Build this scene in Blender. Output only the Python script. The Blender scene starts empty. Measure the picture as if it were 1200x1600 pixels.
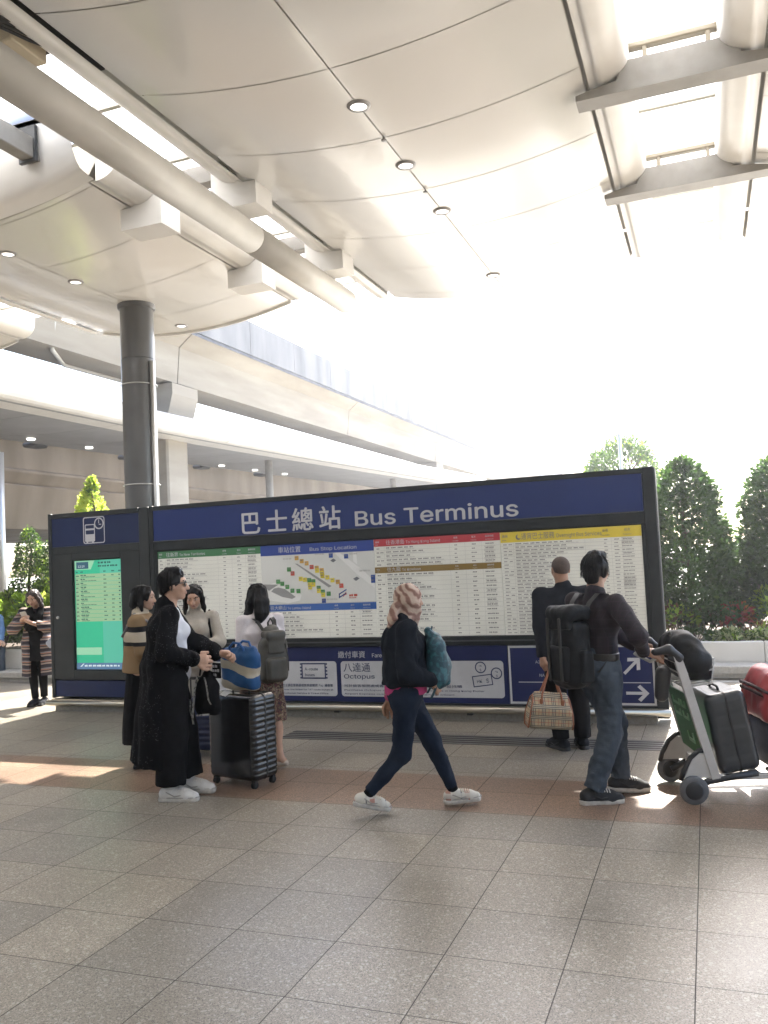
import bpy, math, random
import numpy as np
from mathutils import Vector, Matrix

S = bpy.context.scene
COL = S.collection
rnd = random.Random(7)
rng = np.random.default_rng(7)
PI = math.pi
R = math.radians

# ------------------------------------------------------------------ camera
CAM_Z = 1.7
def cam_axes(p, r, y):
    p, r, y = R(p), R(r), R(y)
    f = Vector((math.sin(y)*math.cos(p), math.cos(y)*math.cos(p), math.sin(p)))
    rt = Vector((math.cos(y), -math.sin(y), 0)); up = rt.cross(f)
    return math.cos(r)*rt + math.sin(r)*up, -math.sin(r)*rt + math.cos(r)*up, f
_rt, _up, _f = cam_axes(3.202, -2.728, -20.609)
cd = bpy.data.cameras.new('camera'); cam = bpy.data.objects.new('camera', cd); COL.objects.link(cam)
M = Matrix((( _rt.x, _up.x, -_f.x, 0), (_rt.y, _up.y, -_f.y, 0), (_rt.z, _up.z, -_f.z, CAM_Z), (0, 0, 0, 1)))
cam.matrix_world = M
cd.sensor_fit = 'VERTICAL'; cd.sensor_height = 24.0; cd.lens = 24.0*1333.95/1600
cd.clip_start = .05; cd.clip_end = 3000
S.camera = cam

# ------------------------------------------------------------------ light
SUN_EL, SUN_AZ = 45.8, 2.0
w = bpy.data.worlds.new('World'); S.world = w; w.use_nodes = True
nt = w.node_tree; bgn = nt.nodes['Background']
sky = nt.nodes.new('ShaderNodeTexSky'); sky.sky_type = 'NISHITA'; sky.sun_disc = False
sky.sun_elevation = R(SUN_EL); sky.sun_rotation = R(SUN_AZ); sky.air_density = 1.0; sky.dust_density = 2.5; sky.ozone_density = 1.0
nt.links.new(sky.outputs[0], bgn.inputs[0]); bgn.inputs[1].default_value = 0.13
sl = bpy.data.lights.new('sun', 'SUN'); sl.energy = 5.0; sl.angle = R(.53); sl.color = (1, .95, .87)
so = bpy.data.objects.new('sun', sl); COL.objects.link(so)
sd = Vector((math.sin(R(SUN_AZ))*math.cos(R(SUN_EL)), math.cos(R(SUN_AZ))*math.cos(R(SUN_EL)), math.sin(R(SUN_EL))))
so.rotation_euler = sd.to_track_quat('Z', 'Y').to_euler(); so.location = (0, 20, 30)
S.view_settings.view_transform = 'Standard'; S.view_settings.look = 'None'
S.view_settings.gamma = 1; S.view_settings.exposure = 2.45
S.cycles.max_bounces = 10; S.cycles.diffuse_bounces = 5; S.cycles.glossy_bounces = 4; S.cycles.transmission_bounces = 6
S.cycles.sample_clamp_indirect = 8

# ------------------------------------------------------------------ helpers
MATS = {}
def mat(name, col, rough=.6, col2=None, scale=8, bump=0, bscale=40, metal=0, spec=.5, coat=0, stretch=(1, 1, 1), emit=0, sheen=0, transl=0, detail=5, contrast=(.35, .65)):
    if name in MATS: return MATS[name]
    m = bpy.data.materials.new(name); m.use_nodes = True; MATS[name] = m
    n = m.node_tree.nodes; l = m.node_tree.links; b = n['Principled BSDF']
    b.inputs['Base Color'].default_value = (*col, 1); b.inputs['Roughness'].default_value = rough
    b.inputs['Metallic'].default_value = metal; b.inputs['Specular IOR Level'].default_value = spec
    b.inputs['Coat Weight'].default_value = coat; b.inputs['Coat Roughness'].default_value = .1
    if sheen: b.inputs['Sheen Weight'].default_value = sheen
    if emit:
        b.inputs['Emission Color'].default_value = (*col, 1); b.inputs['Emission Strength'].default_value = emit
    if col2 is not None or bump:
        tc = n.new('ShaderNodeTexCoord'); mp = n.new('ShaderNodeMapping'); mp.inputs['Scale'].default_value = stretch
        l.new(tc.outputs['Object'], mp.inputs[0])
    if col2 is not None:
        t = n.new('ShaderNodeTexNoise'); t.inputs['Scale'].default_value = scale; t.inputs['Detail'].default_value = detail
        cr = n.new('ShaderNodeValToRGB'); cr.color_ramp.elements[0].position, cr.color_ramp.elements[1].position = contrast
        cr.color_ramp.elements[0].color = (*col, 1); cr.color_ramp.elements[1].color = (*col2, 1)
        l.new(mp.outputs[0], t.inputs['Vector']); l.new(t.outputs['Fac'], cr.inputs[0]); l.new(cr.outputs[0], b.inputs['Base Color'])
        if emit: l.new(cr.outputs[0], b.inputs['Emission Color'])
    if bump:
        t2 = n.new('ShaderNodeTexNoise'); t2.inputs['Scale'].default_value = bscale; t2.inputs['Detail'].default_value = 4
        bp = n.new('ShaderNodeBump'); bp.inputs['Strength'].default_value = bump; bp.inputs['Distance'].default_value = .01
        l.new(mp.outputs[0], t2.inputs['Vector']); l.new(t2.outputs['Fac'], bp.inputs['Height']); l.new(bp.outputs[0], b.inputs['Normal'])
    if transl:
        tr = n.new('ShaderNodeBsdfTranslucent'); tr.inputs[0].default_value = (*[min(1, c*1.6) for c in col], 1)
        mx = n.new('ShaderNodeMixShader'); mx.inputs[0].default_value = transl
        if col2 is not None:
            hs = n.new('ShaderNodeHueSaturation'); hs.inputs['Value'].default_value = 1.6; l.new(cr.outputs[0], hs.inputs['Color']); l.new(hs.outputs[0], tr.inputs[0])
        l.new(b.outputs[0], mx.inputs[1]); l.new(tr.outputs[0], mx.inputs[2]); l.new(mx.outputs[0], n['Material Output'].inputs[0])
    return m

def tag(o, label=None, cat=None, group=None, kind=None):
    if label: o['label'] = label
    if cat: o['category'] = cat
    if group: o['group'] = group
    if kind: o['kind'] = kind
    return o
def thing(name, label, cat, loc=(0, 0, 0), rz=0, group=None):
    o = bpy.data.objects.new(name, None); COL.objects.link(o); o.empty_display_size = .1
    o.location = loc; o.rotation_euler = (0, 0, rz)
    return tag(o, label, cat, group)
def link(name, me, mats, parent=None, world=False):
    o = bpy.data.objects.new(name, me); COL.objects.link(o)
    for m in (mats if isinstance(mats, (list, tuple)) else [mats]): me.materials.append(m)
    if parent is not None:
        o.parent = parent
        if world: o.matrix_parent_inverse = (Matrix.Translation(parent.location) @ parent.rotation_euler.to_matrix().to_4x4()).inverted()
    return o
def kids(o): return [c for c in bpy.data.objects if c.parent == o]
def copy_tree(o, parent=None):
    c = o.copy(); COL.objects.link(c)
    if parent is not None: c.parent = parent
    for ch in list(o.children): copy_tree(ch, c)
    return c

class MB:
    """collects shapes; build() links them as one mesh object"""
    def __init__(s): s.v = []; s.f = []; s.m = []; s.sm = []; s.T = None
    def add(s, vs, fs, mi=0, smooth=False):
        b = len(s.v)
        for p in vs: s.v.append(tuple(s.T @ Vector(p)) if s.T is not None else tuple(p))
        for f in fs: s.f.append([b+i for i in f]); s.m.append(mi); s.sm.append(smooth)
        return s
    def box(s, x0, x1, y0, y1, z0, z1, mi=0, bev=0):
        if bev <= 0:
            return s.add([(x0,y0,z0),(x1,y0,z0),(x1,y1,z0),(x0,y1,z0),(x0,y0,z1),(x1,y0,z1),(x1,y1,z1),(x0,y1,z1)],
                     [(0,3,2,1),(4,5,6,7),(0,1,5,4),(1,2,6,5),(2,3,7,6),(3,0,4,7)], mi)
        # chamfered box: every edge cut
        c = ((x0+x1)/2, (y0+y1)/2, (z0+z1)/2); h = ((x1-x0)/2, (y1-y0)/2, (z1-z0)/2); b = min(bev, *[q*.99 for q in h])
        V = []; ix = {}
        for sx in (-1, 1):
            for sy in (-1, 1):
                for sz in (-1, 1):
                    for a in range(3):
                        q = [sx*(h[0]-b), sy*(h[1]-b), sz*(h[2]-b)]; q[a] += (sx, sy, sz)[a]*b
                        ix[(sx, sy, sz, a)] = len(V); V.append(tuple(c[i]+q[i] for i in range(3)))
        F = []
        for a in range(3):
            o1, o2 = (a+1) % 3, (a+2) % 3
            for sg in (-1, 1):
                L = []
                for s1, s2 in ((-1, -1), (1, -1), (1, 1), (-1, 1)):
                    k = [0, 0, 0]; k[a] = sg; k[o1] = s1; k[o2] = s2; L.append(ix[(*k, a)])
                F.append(L if sg > 0 else L[::-1])
        for a in range(3):
            o1, o2 = (a+1) % 3, (a+2) % 3
            for s1 in (-1, 1):
                for s2 in (-1, 1):
                    k0 = [0]*3; k0[a] = -1; k0[o1] = s1; k0[o2] = s2; k1 = list(k0); k1[a] = 1
                    L = [ix[(*k0, o1)], ix[(*k1, o1)], ix[(*k1, o2)], ix[(*k0, o2)]]
                    F.append(L if s1*s2 < 0 else L[::-1])
        for sx in (-1, 1):
            for sy in (-1, 1):
                for sz in (-1, 1):
                    L = [ix[(sx, sy, sz, a)] for a in range(3)]; F.append(L if sx*sy*sz > 0 else L[::-1])
        return s.add(V, F, mi)
    def prism(s, pts, axis, a0, a1, mi=0, smooth=False):
        """pts: 2D outline in the plane of the two other axes (order x,y,z minus axis)"""
        n = len(pts); V = []
        for a in (a0, a1):
            for p in pts:
                q = list(p); q.insert(axis, a); V.append(q)
        F = [(i, (i+1) % n, n+(i+1) % n, n+i) for i in range(n)]
        s.add(V, F, mi, smooth); b = len(s.v)-2*n
        s.f += [[b+i for i in range(n)][::-1], [b+n+i for i in range(n)]]; s.m += [mi, mi]; s.sm += [False, False]
        return s
    def tube(s, pts, r, n=10, mi=0, caps=True, closed=False):
        P = [Vector(p) for p in pts]; rs = r if isinstance(r, (list, tuple)) else [r]*len(P)
        V = []; ref = None
        for i, p in enumerate(P):
            if closed: d = P[(i+1) % len(P)]-P[i-1]
            else: d = (P[min(i+1, len(P)-1)]-P[max(i-1, 0)])
            d.normalize()
            if ref is None: ref = Vector((0, 0, 1)) if abs(d.z) < .9 else Vector((1, 0, 0))
            u = ref-d*ref.dot(d); u.normalize(); ref = u; v = d.cross(u)
            for k in range(n):
                a = 2*PI*k/n; V.append(p+(u*math.cos(a)+v*math.sin(a))*rs[i])
        F = []
        m = len(P)
        for i in range(m if closed else m-1):
            for k in range(n):
                a, b2 = i*n+k, i*n+(k+1) % n; j = (i+1) % m
                F.append((a, b2, j*n+(k+1) % n, j*n+k))
        s.add(V, F, mi, True)
        if caps and not closed:
            b = len(s.v)-len(V)
            s.f += [[b+k for k in range(n)][::-1], [b+(m-1)*n+k for k in range(n)]]; s.m += [mi, mi]; s.sm += [False, False]
        return s
    def lathe(s, prof, c=(0, 0, 0), n=24, axis=2, mi=0, smooth=True):
        """prof: list of (radius, height)"""
        V = []; m = len(prof)
        for r, h in prof:
            for k in range(n):
                a = 2*PI*k/n; q = [r*math.cos(a), r*math.sin(a)]; q.insert(axis, h)
                if axis == 1: q = [q[2], q[1], q[0]]
                V.append((c[0]+q[0], c[1]+q[1], c[2]+q[2]))
        F = [(i*n+k, i*n+(k+1) % n, (i+1)*n+(k+1) % n, (i+1)*n+k) for i in range(m-1) for k in range(n)]
        return s.add(V, F, mi, smooth)
    def disc(s, c, r, n=24, axis=2, mi=0, up=1):
        V = []
        for k in range(n):
            a = 2*PI*k/n*up; q = [r*math.cos(a), r*math.sin(a)]; q.insert(axis, 0); V.append((c[0]+q[0], c[1]+q[1], c[2]+q[2]))
        return s.add(V, [list(range(n))], mi)
    def grid(s, fn, nu, nv, mi=0, smooth=True, flip=False):
        V = [fn(i/nu, j/nv) for j in range(nv+1) for i in range(nu+1)]
        F = [(j*(nu+1)+i, j*(nu+1)+i+1, (j+1)*(nu+1)+i+1, (j+1)*(nu+1)+i) for j in range(nv) for i in range(nu)]
        if flip: F = [f[::-1] for f in F]
        return s.add(V, F, mi, smooth)
    def build(s, name, mats, parent=None, world=False):
        me = bpy.data.meshes.new(name); me.from_pydata(s.v, [], s.f)
        me.polygons.foreach_set('material_index', s.m); me.polygons.foreach_set('use_smooth', s.sm); me.update()
        return link(name, me, mats, parent, world)

try:
    import os
    FONT = bpy.data.fonts.load(os.path.join(bpy.utils.system_resource('DATAFILES'), 'fonts', 'Inter.woff2'))
except Exception:
    FONT = None
import re
def text_mesh(body, size, depth=.002, align='LEFT', bold=0, res=3):
    """lettering as (verts, faces), lying in XY; latin and Chinese runs are set in their own faces"""
    V, F, x0 = [], [], 0.0
    for run in re.findall(r'[ -~]+|[^ -~]+', body):
        c = bpy.data.curves.new('lettering', 'FONT'); c.body = run; c.resolution_u = res
        latin = run[0] <= '~'
        c.size = size*(.96 if latin else .93)
        if latin and FONT is not None: c.font = FONT
        c.extrude = depth/2; c.offset = bold if latin else 0
        o = bpy.data.objects.new('lettering', c); COL.objects.link(o)
        bpy.context.view_layer.update()
        me = bpy.data.meshes.new_from_object(o.evaluated_get(bpy.context.evaluated_depsgraph_get()))
        b = len(V); xs = [v.co.x for v in me.vertices] or [0]
        lead = size*.25*(len(run)-len(run.lstrip(' ')))
        V += [(v.co.x+x0-(min(xs) if x0 else 0)+(lead if x0 else 0), v.co.y, v.co.z) for v in me.vertices]; F += [tuple(b+i for i in p.vertices) for p in me.polygons]
        x0 += max(xs)-(min(xs) if x0 else 0)+lead+size*.05
        bpy.data.objects.remove(o); bpy.data.curves.remove(c); bpy.data.meshes.remove(me)
    if align != 'LEFT' and V:
        xs = [v[0] for v in V]; off = max(xs) if align == 'RIGHT' else (max(xs)+min(xs))/2
        V = [(v[0]-off, v[1], v[2]) for v in V]
    return V, F
def put_text(mb, body, x, y, z, size, width=None, mi=0, align='LEFT', bold=0, depth=.002):
    """upright text facing -Y, baseline at z; width: fitted"""
    V, F = text_mesh(body, size, depth, align, bold)
    k = 1
    if width:
        xs = [v[0] for v in V]; k = width/(max(xs)-min(xs))
    mb.add([(x+v[0]*k, y-v[2], z+v[1]) for v in V], F, mi)
def text_on(mb, body, M4, size, mi=0, align='LEFT', bold=0, depth=.002):
    V, F = text_mesh(body, size, depth, align, bold)
    mb.add([tuple(M4 @ Vector(v)) for v in V], F, mi)
# ------------------------------------------------------------------ ground
def floor_mat():
    m = bpy.data.materials.new('granite_paving'); m.use_nodes = True
    n = m.node_tree.nodes; l = m.node_tree.links; b = n['Principled BSDF']
    tc = n.new('ShaderNodeTexCoord'); sp = n.new('ShaderNodeSeparateXYZ'); l.new(tc.outputs['Object'], sp.inputs[0])
    def math_(op, a, b2=None, c=None):
        q = n.new('ShaderNodeMath'); q.operation = op
        for i, x in enumerate((a, b2, c)):
            if x is None: continue
            if hasattr(x, 'is_output'): l.new(x, q.inputs[i])
            else: q.inputs[i].default_value = x
        return q.outputs[0]
    def mix(f, a, b2, mode='MIX'):
        q = n.new('ShaderNodeMix'); q.data_type = 'RGBA'; q.blend_type = mode
        for s_, x in ((0, f), (6, a), (7, b2)):
            if hasattr(x, 'is_output'): l.new(x, q.inputs[s_])
            elif s_ == 0: q.inputs[0].default_value = x
            else: q.inputs[s_].default_value = (*x, 1)
        return q.outputs[2]
    def ramp(f, p0, c0, p1, c1):
        q = n.new('ShaderNodeValToRGB'); e = q.color_ramp.elements
        e[0].position, e[1].position = p0, p1; e[0].color = (*c0, 1); e[1].color = (*c1, 1); l.new(f, q.inputs[0]); return q.outputs[0]
    X, Y = sp.outputs[0], sp.outputs[1]
    u = math_('DIVIDE', math_('ADD', X, 2.18+20*.507), .507)
    v = math_('DIVIDE', math_('ADD', Y, -3.075+20*.5005), .5005)
    # the two red courses are narrower
    iu, iv = math_('FLOOR', u), math_('FLOOR', v)
    fu, fv = math_('SUBTRACT', u, iu), math_('SUBTRACT', v, iv)
    def joint(f, w):
        d = math_('MINIMUM', f, math_('SUBTRACT', 1.0, f)); return math_('LESS_THAN', d, w)
    J = math_('MAXIMUM', joint(fu, .0048), joint(fv, .0044))
    cb = n.new('ShaderNodeCombineXYZ'); l.new(iu, cb.inputs[0]); l.new(iv, cb.inputs[1])
    wn = n.new('ShaderNodeTexWhiteNoise'); wn.noise_dimensions = '2D'; l.new(cb.outputs[0], wn.inputs[0])
    def noise(scale, det=3, rough=.6):
        q = n.new('ShaderNodeTexNoise'); q.inputs['Scale'].default_value = scale; q.inputs['Detail'].default_value = det; q.inputs['Roughness'].default_value = rough
        l.new(tc.outputs['Object'], q.inputs['Vector']); return q.outputs['Fac']
    def vor(scale):
        q = n.new('ShaderNodeTexVoronoi'); q.inputs['Scale'].default_value = scale; l.new(tc.outputs['Object'], q.inputs['Vector'])
        s2 = n.new('ShaderNodeSeparateColor'); l.new(q.outputs['Color'], s2.inputs[0]); return s2
    base = ramp(noise(90, 4, .7), .3, (.19, .166, .132), .72, (.335, .297, .242))
    # crystals: pale feldspar and dark mica grains
    v1 = vor(165); v2 = vor(240); v3 = vor(95)
    base = mix(math_('MULTIPLY', math_('GREATER_THAN', v1.outputs[0], .84), .75), base, (.42, .385, .325))
    base = mix(math_('MULTIPLY', math_('GREATER_THAN', v2.outputs[1], .80), .8), base, (.085, .076, .064))
    base = mix(math_('MULTIPLY', math_('GREATER_THAN', v3.outputs[2], .95), .6), base, (.44, .42, .375))
    band = math_('MULTIPLY', math_('GREATER_THAN', Y, 5.577), math_('LESS_THAN', Y, 6.4785-.0))
    red = ramp(noise(55, 4, .7), .3, (.15, .098, .068), .72, (.275, .19, .135))
    red = mix(math_('GREATER_THAN', v1.outputs[0], .86), red, (.36, .24, .17))
    red = mix(math_('GREATER_THAN', v2.outputs[1], .84), red, (.06, .035, .025))
    base = mix(band, base, red)
    tint = ramp(wn.outputs['Value'], 0, (.85, .86, .88), 1, (1.10, 1.09, 1.07))
    base = mix(1.0, base, tint, 'MULTIPLY')
    # worn, slightly dirty patches
    dirt = ramp(noise(1.1, 6, .65), .35, (.80, .79, .77), .65, (1.05, 1.05, 1.05))
    base = mix(1.0, base, dirt, 'MULTIPLY')
    # flattened gum and small spills
    gv = n.new('ShaderNodeTexVoronoi'); gv.inputs['Scale'].default_value = 1.7; l.new(tc.outputs['Object'], gv.inputs['Vector'])
    gs = n.new('ShaderNodeSeparateColor'); l.new(gv.outputs['Color'], gs.inputs[0])
    gum = math_('MULTIPLY', math_('LESS_THAN', math_('ADD', gv.outputs['Distance'], math_('MULTIPLY', noise(30, 2), .03)), .040), math_('GREATER_THAN', gs.outputs[0], .35))
    base = mix(math_('MULTIPLY', gum, .45), base, (.06, .055, .05))
    # hairline cracks wandering along one column of slabs
    wob = math_('MULTIPLY', math_('SUBTRACT', noise(2.6, 6, .7), .5), .35)
    cr = math_('LESS_THAN', math_('ABSOLUTE', math_('SUBTRACT', math_('ADD', X, wob), -.44)), .0022)
    cr = math_('MULTIPLY', cr, math_('MULTIPLY', math_('LESS_THAN', Y, 5.0), math_('GREATER_THAN', noise(3.3, 2), .40)))
    base = mix(J, base, (.055, .049, .043))
    l.new(base, b.inputs['Base Color'])
    rr = ramp(noise(2.2, 5, .6), .3, (.33,)*3, .7, (.41,)*3)
    cr = math_('MULTIPLY', cr, .6)
    base = mix(cr, base, (.05, .045, .04))
    rr = mix(J, rr, (.9, .9, .9)); l.new(rr, b.inputs['Roughness'])
    bp = n.new('ShaderNodeBump'); bp.inputs['Strength'].default_value = .25; bp.inputs['Distance'].default_value = .002
    h = math_('SUBTRACT', noise(45, 3), math_('MULTIPLY', J, 1.5)); l.new(h, bp.inputs['Height']); l.new(bp.outputs[0], b.inputs['Normal'])
    b.inputs['Specular IOR Level'].default_value = .5
    return m
FLOOR = floor_mat()
mb = MB(); mb.add([(-60, -30, 0), (40, -30, 0), (40, 11.4, 0), (-60, 11.4, 0)], [(0, 1, 2, 3)])
tag(mb.build('paving', FLOOR), kind='structure')
mb = MB(); mb.add([(-1500, -1500, -.02), (1500, -1500, -.02), (1500, 1500, -.02), (-1500, 1500, -.02)], [(0, 1, 2, 3)])
tag(mb.build('ground', mat('pale_concrete_ground', (.50, .48, .43), .8, (.60, .58, .53), .4)), kind='structure')
mb = MB(); mb.add([(-60, 13.2, .004), (-9.2, 13.2, .004), (-9.2, 400, .004), (-60, 400, .004)], [(0, 1, 2, 3)])
tag(mb.build('road', mat('bounce_cut_asphalt', (.045, .045, .046), .85, (.07, .07, .07), 3)), kind='structure')  # unseen dark strip, added to cut ground bounce onto soffit and ramp
# drain strip with slots along the front of the board
mb = MB(); gz = .004
mb.box(-4.05, 3.0, 7.545, 7.925, 0, gz)
for y in (7.60, 7.68, 7.76, 7.84): mb.box(-4.05, 3.0, y, y+.022, gz, gz+.0025, 1)
tag(mb.build('drain_strip', [mat('drain_steel', (.085, .082, .078), .45, (.12, .115, .11), 14), mat('drain_slot', (.02, .02, .02), .8)]),
    'long dark steel drain strip let into the paving in front of the blue board', 'drain')

# ------------------------------------------------------------------ canopy
WHITE = mat('canopy_white_metal', (.67, .655, .615), .22, (.71, .695, .66), .8, coat=.5)
WHITE2 = mat('canopy_edge_white', (.68, .66, .62), .33, (.75, .735, .70), 2)
GAP = mat('dark_gap', (.03, .028, .026), .8)
STEEL = mat('painted_steel_grey', (.235, .22, .195), .45, (.28, .265, .24), 6)
DECK = mat('roof_deck_grey', (.48, .45, .40), .7)
DARK = mat('charcoal_paint', (.035, .037, .038), .42, (.05, .052, .053), 9)
LAMP_RIM = mat('lamp_rim', (.28, .27, .26), .4, metal=.4)
LAMP_ON = mat('lamp_diffuser', (1, .96, .9), .4, emit=.5)
GLAZ = mat('skylight_glass', (.86, .88, .88), .35, transl=.75)
ZC, SAG, HW = 5.30, .20, 1.66
PERIOD = 4.707
def wing_z(dx): return ZC + SAG*(dx/HW)**2
def wing(xc, y0, y1, label, lamps, nose=False, edge_l=True, edge_r=True):
    t = thing('canopy_wing', label, 'canopy roof', (xc, y0, ZC), group='white bellied canopy wings over the terminus')
    # panels split by real 14 mm gaps, dark backing just above
    mb = MB(); g = .005; seams = []
    k0 = math.floor((y0-5.575)/1.13)
    ys = [y0]+[5.575+1.13*k for k in range(k0-1, k0+30) if y0+.05 < 5.575+1.13*k < y1-.05]+[y1]
    for a, b in zip(ys[:-1], ys[1:]):
        for xa, xb in ((-HW+.004, -g), (g, HW-.004)):
            mb.grid(lambda u, v: (xc+xa+(xb-xa)*u, a+g+(b-a-2*g)*v, wing_z(xa+(xb-xa)*u)), 14, 2, flip=True)
    mb.build('ceiling_panels', WHITE, t, True)
    mb = MB(); mb.grid(lambda u, v: (xc-HW+2*HW*u, y0+(y1-y0)*v, wing_z(-HW+2*HW*u)+.03), 16, 2, flip=True)
    mb.grid(lambda u, v: (xc-HW-.25+2*(HW+.25)*u, y0+(y1-y0)*v, 5.98-.1*(2*u-1)**2), 6, 2)
    mb.add([(xc-HW-.25, y1, 5.88), (xc+HW+.25, y1, 5.88), (xc+HW, y1, wing_z(HW)+.03), (xc-HW, y1, wing_z(HW)+.03)], [(0, 1, 2, 3)])
    mb.add([(xc-HW-.25, y0, 5.88), (xc+HW+.25, y0, 5.88), (xc+HW, y0, wing_z(HW)+.03), (xc-HW, y0, wing_z(HW)+.03)], [(3, 2, 1, 0)])
    mb.build('roof_deck', DECK, t, True)
    for s, on in ((-1, edge_l), (1, edge_r)):
        if not on: continue
        mb = MB(); ze = wing_z(HW)
        # a narrow fin, then the roll that turns up into the slot
        pr = [(HW+.035, ze-.012), (HW+.10, ze+.003)]
        for i in range(9):
            a = PI/2*i/8; pr.append((HW+.10+.26*math.sin(a), ze-.01+.19*(1-math.cos(a))))
        pr.append((HW+.362, 5.84))
        mb.grid(lambda u, v: (xc+s*pr[min(int(u*(len(pr)-1)+.5), len(pr)-1)][0], y0+(y1-y0)*v, pr[min(int(u*(len(pr)-1)+.5), len(pr)-1)][1]), len(pr)-1, 4, flip=(s > 0))
        cap = [(xc+s*a, b) for a, b in pr[1:]]+[(xc+s*(HW+.10), 5.84)]
        for yy in (y0+.002, y1-.002): mb.add([(a, yy, b) for a, b in cap], [list(range(len(cap)))])
        mb.build('rolled_edge', WHITE2, t, True)
    mb = MB()   # far end fascia: curved strip hanging under the last seam
    for yy, th in (((y1, .03),) if xc < -5 else ()):
        mb.grid(lambda u, v: (xc-HW+2*HW*u, yy+th*(v > .5), wing_z(-HW+2*HW*u)-.035+.0*v), 16, 1, 0)
        mb.grid(lambda u, v: (xc-HW+2*HW*u, yy, wing_z(-HW+2*HW*u)-.035+.20*v), 16, 1, 0)
        mb.grid(lambda u, v: (xc-HW+2*HW*u, yy+th, wing_z(-HW+2*HW*u)-.035+.20*v), 16, 1, 0, flip=True)
    if xc < -5: mb.build('end_fascia', WHITE2, t, True)
    for y in ([6.70, 7.85] if -3 < xc < -1 else []):
        mb = MB(); mb.lathe([(.001, -.03), (.022, -.03), (.024, -.022), (.008, -.02), (.008, .004)], (xc, y, ZC), 12); mb.build('sprinkler', LAMP_RIM, t, True)
    for y in lamps:
        mb = MB(); z = ZC
        mb.lathe([(.068, -.016), (.085, -.014), (.095, -.004), (.097, .002)], (xc, y, z), 20)
        r = mb.build('downlight', LAMP_RIM, t, True)
        mb = MB(); mb.lathe([(0.001, -.013), (.05, -.012), (.067, -.008)], (xc, y, z), 20); d = mb.build('diffuser', LAMP_ON, r)
    return t
YE = 11.55
wing(-2.36, -9, YE, 'white panelled canopy wing over the middle of the blue board', [0.5, 1.6, 2.7, 6.14, 7.27, 8.42, 10.69])
wing(-2.36-PERIOD, 6.62, YE-.6, 'white canopy wing carried by the dark round column', [7.30, 8.39, 10.65])
wing(-2.36+PERIOD, -9, YE, 'white canopy wing beyond the bright skylight slot, at the frame edge', [6.14, 7.27, 8.42])
wing(-2.36-2*PERIOD, 5.6, 10.6, 'white canopy wing left of the dark column, its end open to the sky', [7.2])
wing(-2.36-PERIOD, -9, 2.2, 'white canopy wing overhead, before the open skylight bay', [-3, 0])
# rolled front of the second wing, with glazing bars of the open bay in front of it
t = thing('canopy_nose', 'curved white fascia closing the canopy wing behind the open skylight bay', 'canopy fascia', (-7.07, 6.5, 5.5))
mb = MB(); xc = -7.067
pr = [(6.60, 0.0), (6.45, .015)]+[(6.45-.20*math.sin(a), .015+.5*(1-math.cos(a))) for a in [PI/2*i/6 for i in range(1, 7)]]+[(6.25, .75)]
mb.grid(lambda u, v: (xc+(-HW-.1+2*(HW+.1)*u), pr[int(v*(len(pr)-1)+.5)][0], wing_z(-HW+2*HW*u)+pr[int(v*(len(pr)-1)+.5)][1]), 12, len(pr)-1)
mb.build('fascia', WHITE2, t, True)
for i, (x, z, hh) in enumerate(((-5.75, 5.62, .20), (-6.55, 5.62, .20), (-7.4, 5.62, .2), (-8.3, 5.62, .2))):
    tb = thing('glazing_beam', ['grey box beam of the open skylight bay beside the pipe', 'second grey box beam from the pipe in the skylight bay', 'third grey box beam from the pipe in the skylight bay', 'last grey box beam of the skylight bay, farthest from the pipe'][i], 'beam', (x, 4.3, z), group='beams of the open skylight bay')
    mb = MB(); mb.box(x-.075, x+.075, 2.2, 6.3, z, z+hh, 0, .008); mb.build('box_section', STEEL, tb, True)
    mb = MB(); mb.box(x-.10, x+.10, 6.20, 6.24, z-.03, z+hh+.12, 0, .004); mb.box(x-.06, x+.06, 2.6, 2.68, z+hh, z+hh+.15); mb.box(x-.04, x+.04, 5.4, 5.48, z+hh, z+hh+.15); mb.build('end_plate', DARK, tb, True)
def skylight(x0, x1, y0, y1, z, label, bars=(), gap=1.07):
    t = thing('skylight', label, 'skylight', ((x0+x1)/2, y0, z), group='skylights in the slots of the canopy')
    mb = MB(); mb.box(x0, x1, y0, y1, z, z+.012); mb.build('glazing', GLAZ, t, True)
    fr = mat('skylight_frame', (.46, .44, .38), .45)
    mb = MB()
    for x in (x0, x1): mb.box(x-.04, x+.04, y0, y1, z-.06, z-.003)
    y = y0
    while y < y1:
        mb.box(x0, x1, y, y+.05, z-.055, z-.004); y += gap
    for x in bars: mb.box(x-.03, x+.03, y0, y1, z-.05, z-.005)
    mb.build('frame', fr, t, True)
SLOT_R, SLOT_L, SLOT_LL = 0.02, -PERIOD, -2*PERIOD
skylight(SLOT_R-.42, SLOT_R+.42, -9, YE, 5.80, 'bright glazed slot over the luggage trolley, crossed by two deep beams')
skylight(SLOT_L-.42, SLOT_L+.42, -9, YE, 5.80, 'bright glazed slot above the long white pipe')
skylight(SLOT_LL-.42, SLOT_LL+.42, 5.6, 10.6, 5.80, 'small bright glazed slot left of the dark column')
skylight(-8.75, -5.35, 2.2, 6.28, 6.02, 'wide glazed bay with grey beams beside the pipe', bars=(-6.15, -7.0, -7.9), gap=1.35)
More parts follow.
